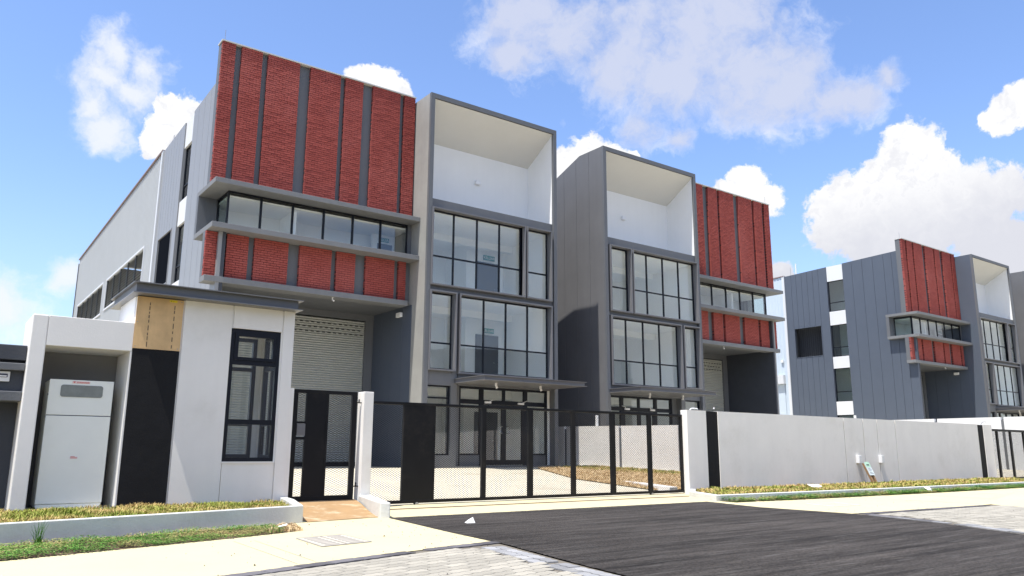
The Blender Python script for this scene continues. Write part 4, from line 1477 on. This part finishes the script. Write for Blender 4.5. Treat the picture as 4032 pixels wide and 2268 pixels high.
# ------------------------------------------------------------------ boundary wall on the right
bw = thing('boundary_wall', (20.6, 11.7, .05), 'long light grey front boundary wall with two black bands and four thin grooves', 'wall')
WY = 11.60
cutx = [13.29, 13.918, 14.322, 19.376, 20.304, 21.006, 21.968, 27.03, 27.44, 28.04]
for i in range(len(cutx)-1):
    a, b_ = cutx[i], cutx[i+1]
    if i in (1, 7):
        B('black_band', BLACKR, bw, a, b_, WY+.018, WY+.178, -.05, 1.76)
    else:
        gg = .017
        aa = a if i in (0, 2, 8) else a+gg
        bb = b_ if i in (0, 6, 8) else b_-gg
        B('wall_panel', LGREY2, bw, aa, bb, WY, WY+.18, -.05, 1.77)
b = MB(IDT)
for x in cutx[3:7]:
    b.box(x-.03, x+.03, WY+.030, WY+.17, -.05, 1.765)
b.build('groove', DARK, bw)
# loose conduits and hooks on the coping
hk = MB(IDT).tube([(13.48, 11.68, 1.76), (13.50, 11.68, 1.80), (13.56, 11.68, 1.815), (13.72, 11.68, 1.815), (13.74, 11.68, 1.80)], .012, 8).build('conduit_bend', PVC, label='white conduit bend lying on the wall top by the gate', cat='conduit')
cd = MB(IDT).tube([(13.74, 11.66, 1.79), (13.85, 11.65, 1.782), (13.98, 11.66, 1.775), (14.12, 11.66, 1.772), (14.22, 11.66, 1.79), (14.27, 11.66, 1.83)], .006, 6)
cdo = cd.build('loose_cable', CHAR, label='dark loose cable with white end on the wall above the left black band', cat='cable')
MB(IDT).tube([(14.26, 11.66, 1.82), (14.28, 11.66, 1.85)], .014, 6).build('cable_end', PVC, cdo)
MB(IDT).tube([(27.48, 11.68, 1.77), (27.52, 11.68, 1.81), (27.62, 11.68, 1.86), (27.78, 11.68, 1.87), (27.90, 11.68, 1.865)], .011, 6).build('conduit_bend', GALV, label='thin bent conduit rising from the far end of the wall', cat='conduit')
for k, (x, lab) in enumerate(((19.90, 'white meter box on the wall left of the leaning board'), (21.02, 'white meter box on the wall right of the leaning board'))):
    mt = thing('meter_box', (x, WY, .7), lab, 'meter box', 'meter boxes on the boundary wall')
    B('box_body', PVC, mt, x-.075, x+.065, WY-.09, WY-.001, .60, .80, bevel=.008)
    MB(IDT).box(x-.065, x+.055, WY-.098, WY-.0905, .61, .79).build('box_lid', PVC, mt)
    MB(IDT).tube([(x+.066, WY-.05, .76), (x+.10, WY-.06, .74), (x+.10, WY-.06, .68), (x+.09, WY-.05, .66)], .012, 6).build('pipe_elbow', PVC, mt)
sb = thing('leaning_board', (20.1, 11.3, .1), 'small mint and white notice board on two timber legs leaning on the wall', 'notice board')
ang = R(-16)


def lean(p):
    y, z = p[1], p[2]
    return (p[0]+.16*(.62-z)*.55, 11.22+(z-.05)*.42+y, z)


class Lean(Xf):
    def __call__(s, p):
        return lean(p)


LT = Lean()
MB(LT).box(19.93, 20.15, -.02, .0, .30, .60).build('board', BOARDW, sb)
MB(LT).prism(rrect(19.93, 20.15, .50, .635, .04), 'y', -.024, -.0205).build('header', MINT, sb)
MB(LT).box(19.98, 20.10, -.027, -.0245, .545, .575).build('header_print', CHAR, sb)
b = MB(LT)
for z in (.47, .44, .41, .37, .34):
    b.box(19.955, 20.12-.03*((z*100) % 2), -.0225, -.0205, z-.005, z+.005)
b.build('print_line', STEEL, sb)
for x in (19.955, 20.105):
    MB(LT).box(x-.028, x+.028, .001, .06, .0, .60).build('leg', WOOD, sb)

# wall between the lots, running back from the front wall
pw2 = thing('party_wall', (20.84, 20, .1), 'light grey wall between the first two lots seen through the gate mesh', 'wall')
for (a, b_) in ((11.79, 15.4), (15.55, 18.4), (18.55, 21.3), (21.43, 24.42), (24.56, 27.6), (27.74, 31), (31.14, 40)):
    zt0, zt1 = 1.75+(a-18)*.012, 1.75+(b_-18)*.012
    MB(IDT).prism([(a, -.1), (b_, -.1), (b_, zt1), (a, zt0)], 'x', 20.76, 20.92).build('wall_panel', LGREY2, pw2)
b = MB(IDT)
for y in (15.4, 18.4, 21.3, 24.42, 27.6, 31):
    b.box(20.79, 20.89, y, y+.15, -.1, 1.72)
b.build('wall_post', DARK, pw2)
MB(IDT).tube([(20.84, 22.7, 1.75), (20.84, 22.7, 2.18), (20.84, 22.7, 2.22)], .06, 10).build('vent_pipe', PVC, label='white capped pipe standing up behind the party wall', cat='pipe')

# wall beyond the second lot
pw3 = thing('party_wall', (41.3, 20, .1), 'pale white wall panels between the second lot and the third building', 'wall')
for (a, b_) in ((11.79, 13.4), (13.52, 16.41), (16.54, 19.49), (19.63, 22.6), (22.74, 25.7), (25.84, 28.8), (28.94, 40)):
    B('wall_panel', STRIPW, pw3, 41.05, 41.22, a, b_, -.1, 2.54)
b = MB(IDT)
for y in (13.4, 16.41, 19.49, 22.6, 25.7, 28.8):
    b.box(41.08, 41.19, y, y+.14, -.1, 2.40)
b.build('wall_post', DARK, pw3)
MB(IDT).tube([(41.1, 23.9, 2.5), (41.1, 23.9, 2.85)], .07, 8).build('vent_pipe', PVC, label='small white pipe above the far party wall below the third building', cat='pipe')

g2 = thing('sliding_gate', (31, 11.72, 0), 'second black sliding gate with mesh infill at the right edge of the frame', 'gate')
B('bottom_rail', BLACK, g2, 28.10, 35.4, 11.69, 11.75, .035, .085)
B('top_rail', BLACK, g2, 28.10, 35.4, 11.69, 11.75, 1.585, 1.655)
for x in (28.14, 28.65, 29.67, 30.72, 31.76, 32.8, 33.84, 34.6, 35.3):
    B('post', BLACK, g2, x-.05, x+.05, 11.692, 11.748, .085, 1.585)
for (a, b_) in ((28.19, 28.60), (28.70, 29.62), (29.72, 30.67), (30.77, 31.71), (31.81, 32.75)):
    mesh_infill(a, b_, .085, 1.585, 11.72, .056, .036).build('mesh_infill', BLACK, g2, kind='stuff')

# factory on the other side of the street (it is what the windows mirror)
fo = thing('factory_across_street', (45, -32, 0), 'grey factory block across the street behind the camera', 'building')
B('wall', FARW, fo, 24, 44, -44, -26, -.06, 10.5)
MB(IDT).prism([(24, 10.5), (44, 10.5), (44, 11.2), (36, 13.4), (24, 11.2)], 'y', -44, -26).build('gable', FARD, fo)
B('wall', FARD, fo, 48, 74, -44, -26, -.06, 12.2)
B('wall', FARW, fo, -14, 18, -44, -26, -.06, 10.5)
for x in range(26, 74, 3):
    if 43 < x < 49:
        continue
    B('window', BLACKF, fo, x, x+1.8, -26, -25.95, 4, 6.2)

# ------------------------------------------------------------------ small litter
b = MB(IDT)
b.add([(5.55, 8.44, .006), (5.66, 8.42, .006), (5.68, 8.50, .006), (5.58, 8.54, .006), (5.58, 8.46, .045), (5.65, 8.46, .075), (5.64, 8.50, .05)],
      [(0, 1, 5, 4), (1, 2, 6, 5), (2, 3, 4, 6), (3, 0, 4), (4, 5, 6)])
b.build('paper_scrap', LITTER, label='crumpled white scrap lying on the asphalt before the gate', cat='litter')
MB(IDT).add([(3.28, 8.78, .05), (3.40, 8.83, .06), (3.42, 8.87, .075), (3.30, 8.83, .055), (3.35, 8.85, .02)], [(0, 1, 2, 3), (3, 2, 4)]).build(
    'paper_scrap', LITTER, label='white sliver of litter in the dry weeds by the planter end', cat='litter')
MB(IDT).add([(18.6, 9.2, .05), (18.85, 9.22, .06), (18.88, 9.3, .10), (18.65, 9.32, .12), (18.75, 9.18, .02)], [(0, 1, 2, 3), (0, 4, 1)]).build(
    'paper_scrap', LITTER, label='white plastic scrap in the green verge before the boundary wall', cat='litter')
MB(IDT).add([(16.05, 10.5, .13), (16.5, 10.52, .13), (16.5, 10.62, .17), (16.06, 10.62, .18), (16.3, 10.48, .06)], [(0, 1, 2, 3), (0, 4, 1)]).build(
    'paper_scrap', LITTER, label='white scrap lying in the grass strip at the boundary wall foot', cat='litter')
rr = random.Random(4)
b = MB(IDT)
for i in range(420):
    if i < 130:
        x, y = rr.uniform(1.6, 5.4), rr.uniform(5.0, 9.5)
    elif i < 300:
        x, y = rr.uniform(4.3, 11.5), rr.uniform(4, 9.6)
    else:
        x, y = rr.uniform(11, 16.5), rr.uniform(4.6, 9)
    s = rr.uniform(.003, .008)*(1.7 if rr.random() < .06 else 1)
    t = rr.uniform(0, 3)
    pt = [(x+s*math.cos(t+k*2.09)*rr.uniform(.7, 1.3), y+s*math.sin(t+k*2.09)*rr.uniform(.7, 1.3), .003) for k in range(3)]
    b.add(pt+[(x, y, .005+s*.9)], [(0, 1, 3), (1, 2, 3), (2, 0, 3)])
b.build('gravel_crumbs', STONE, kind='stuff')
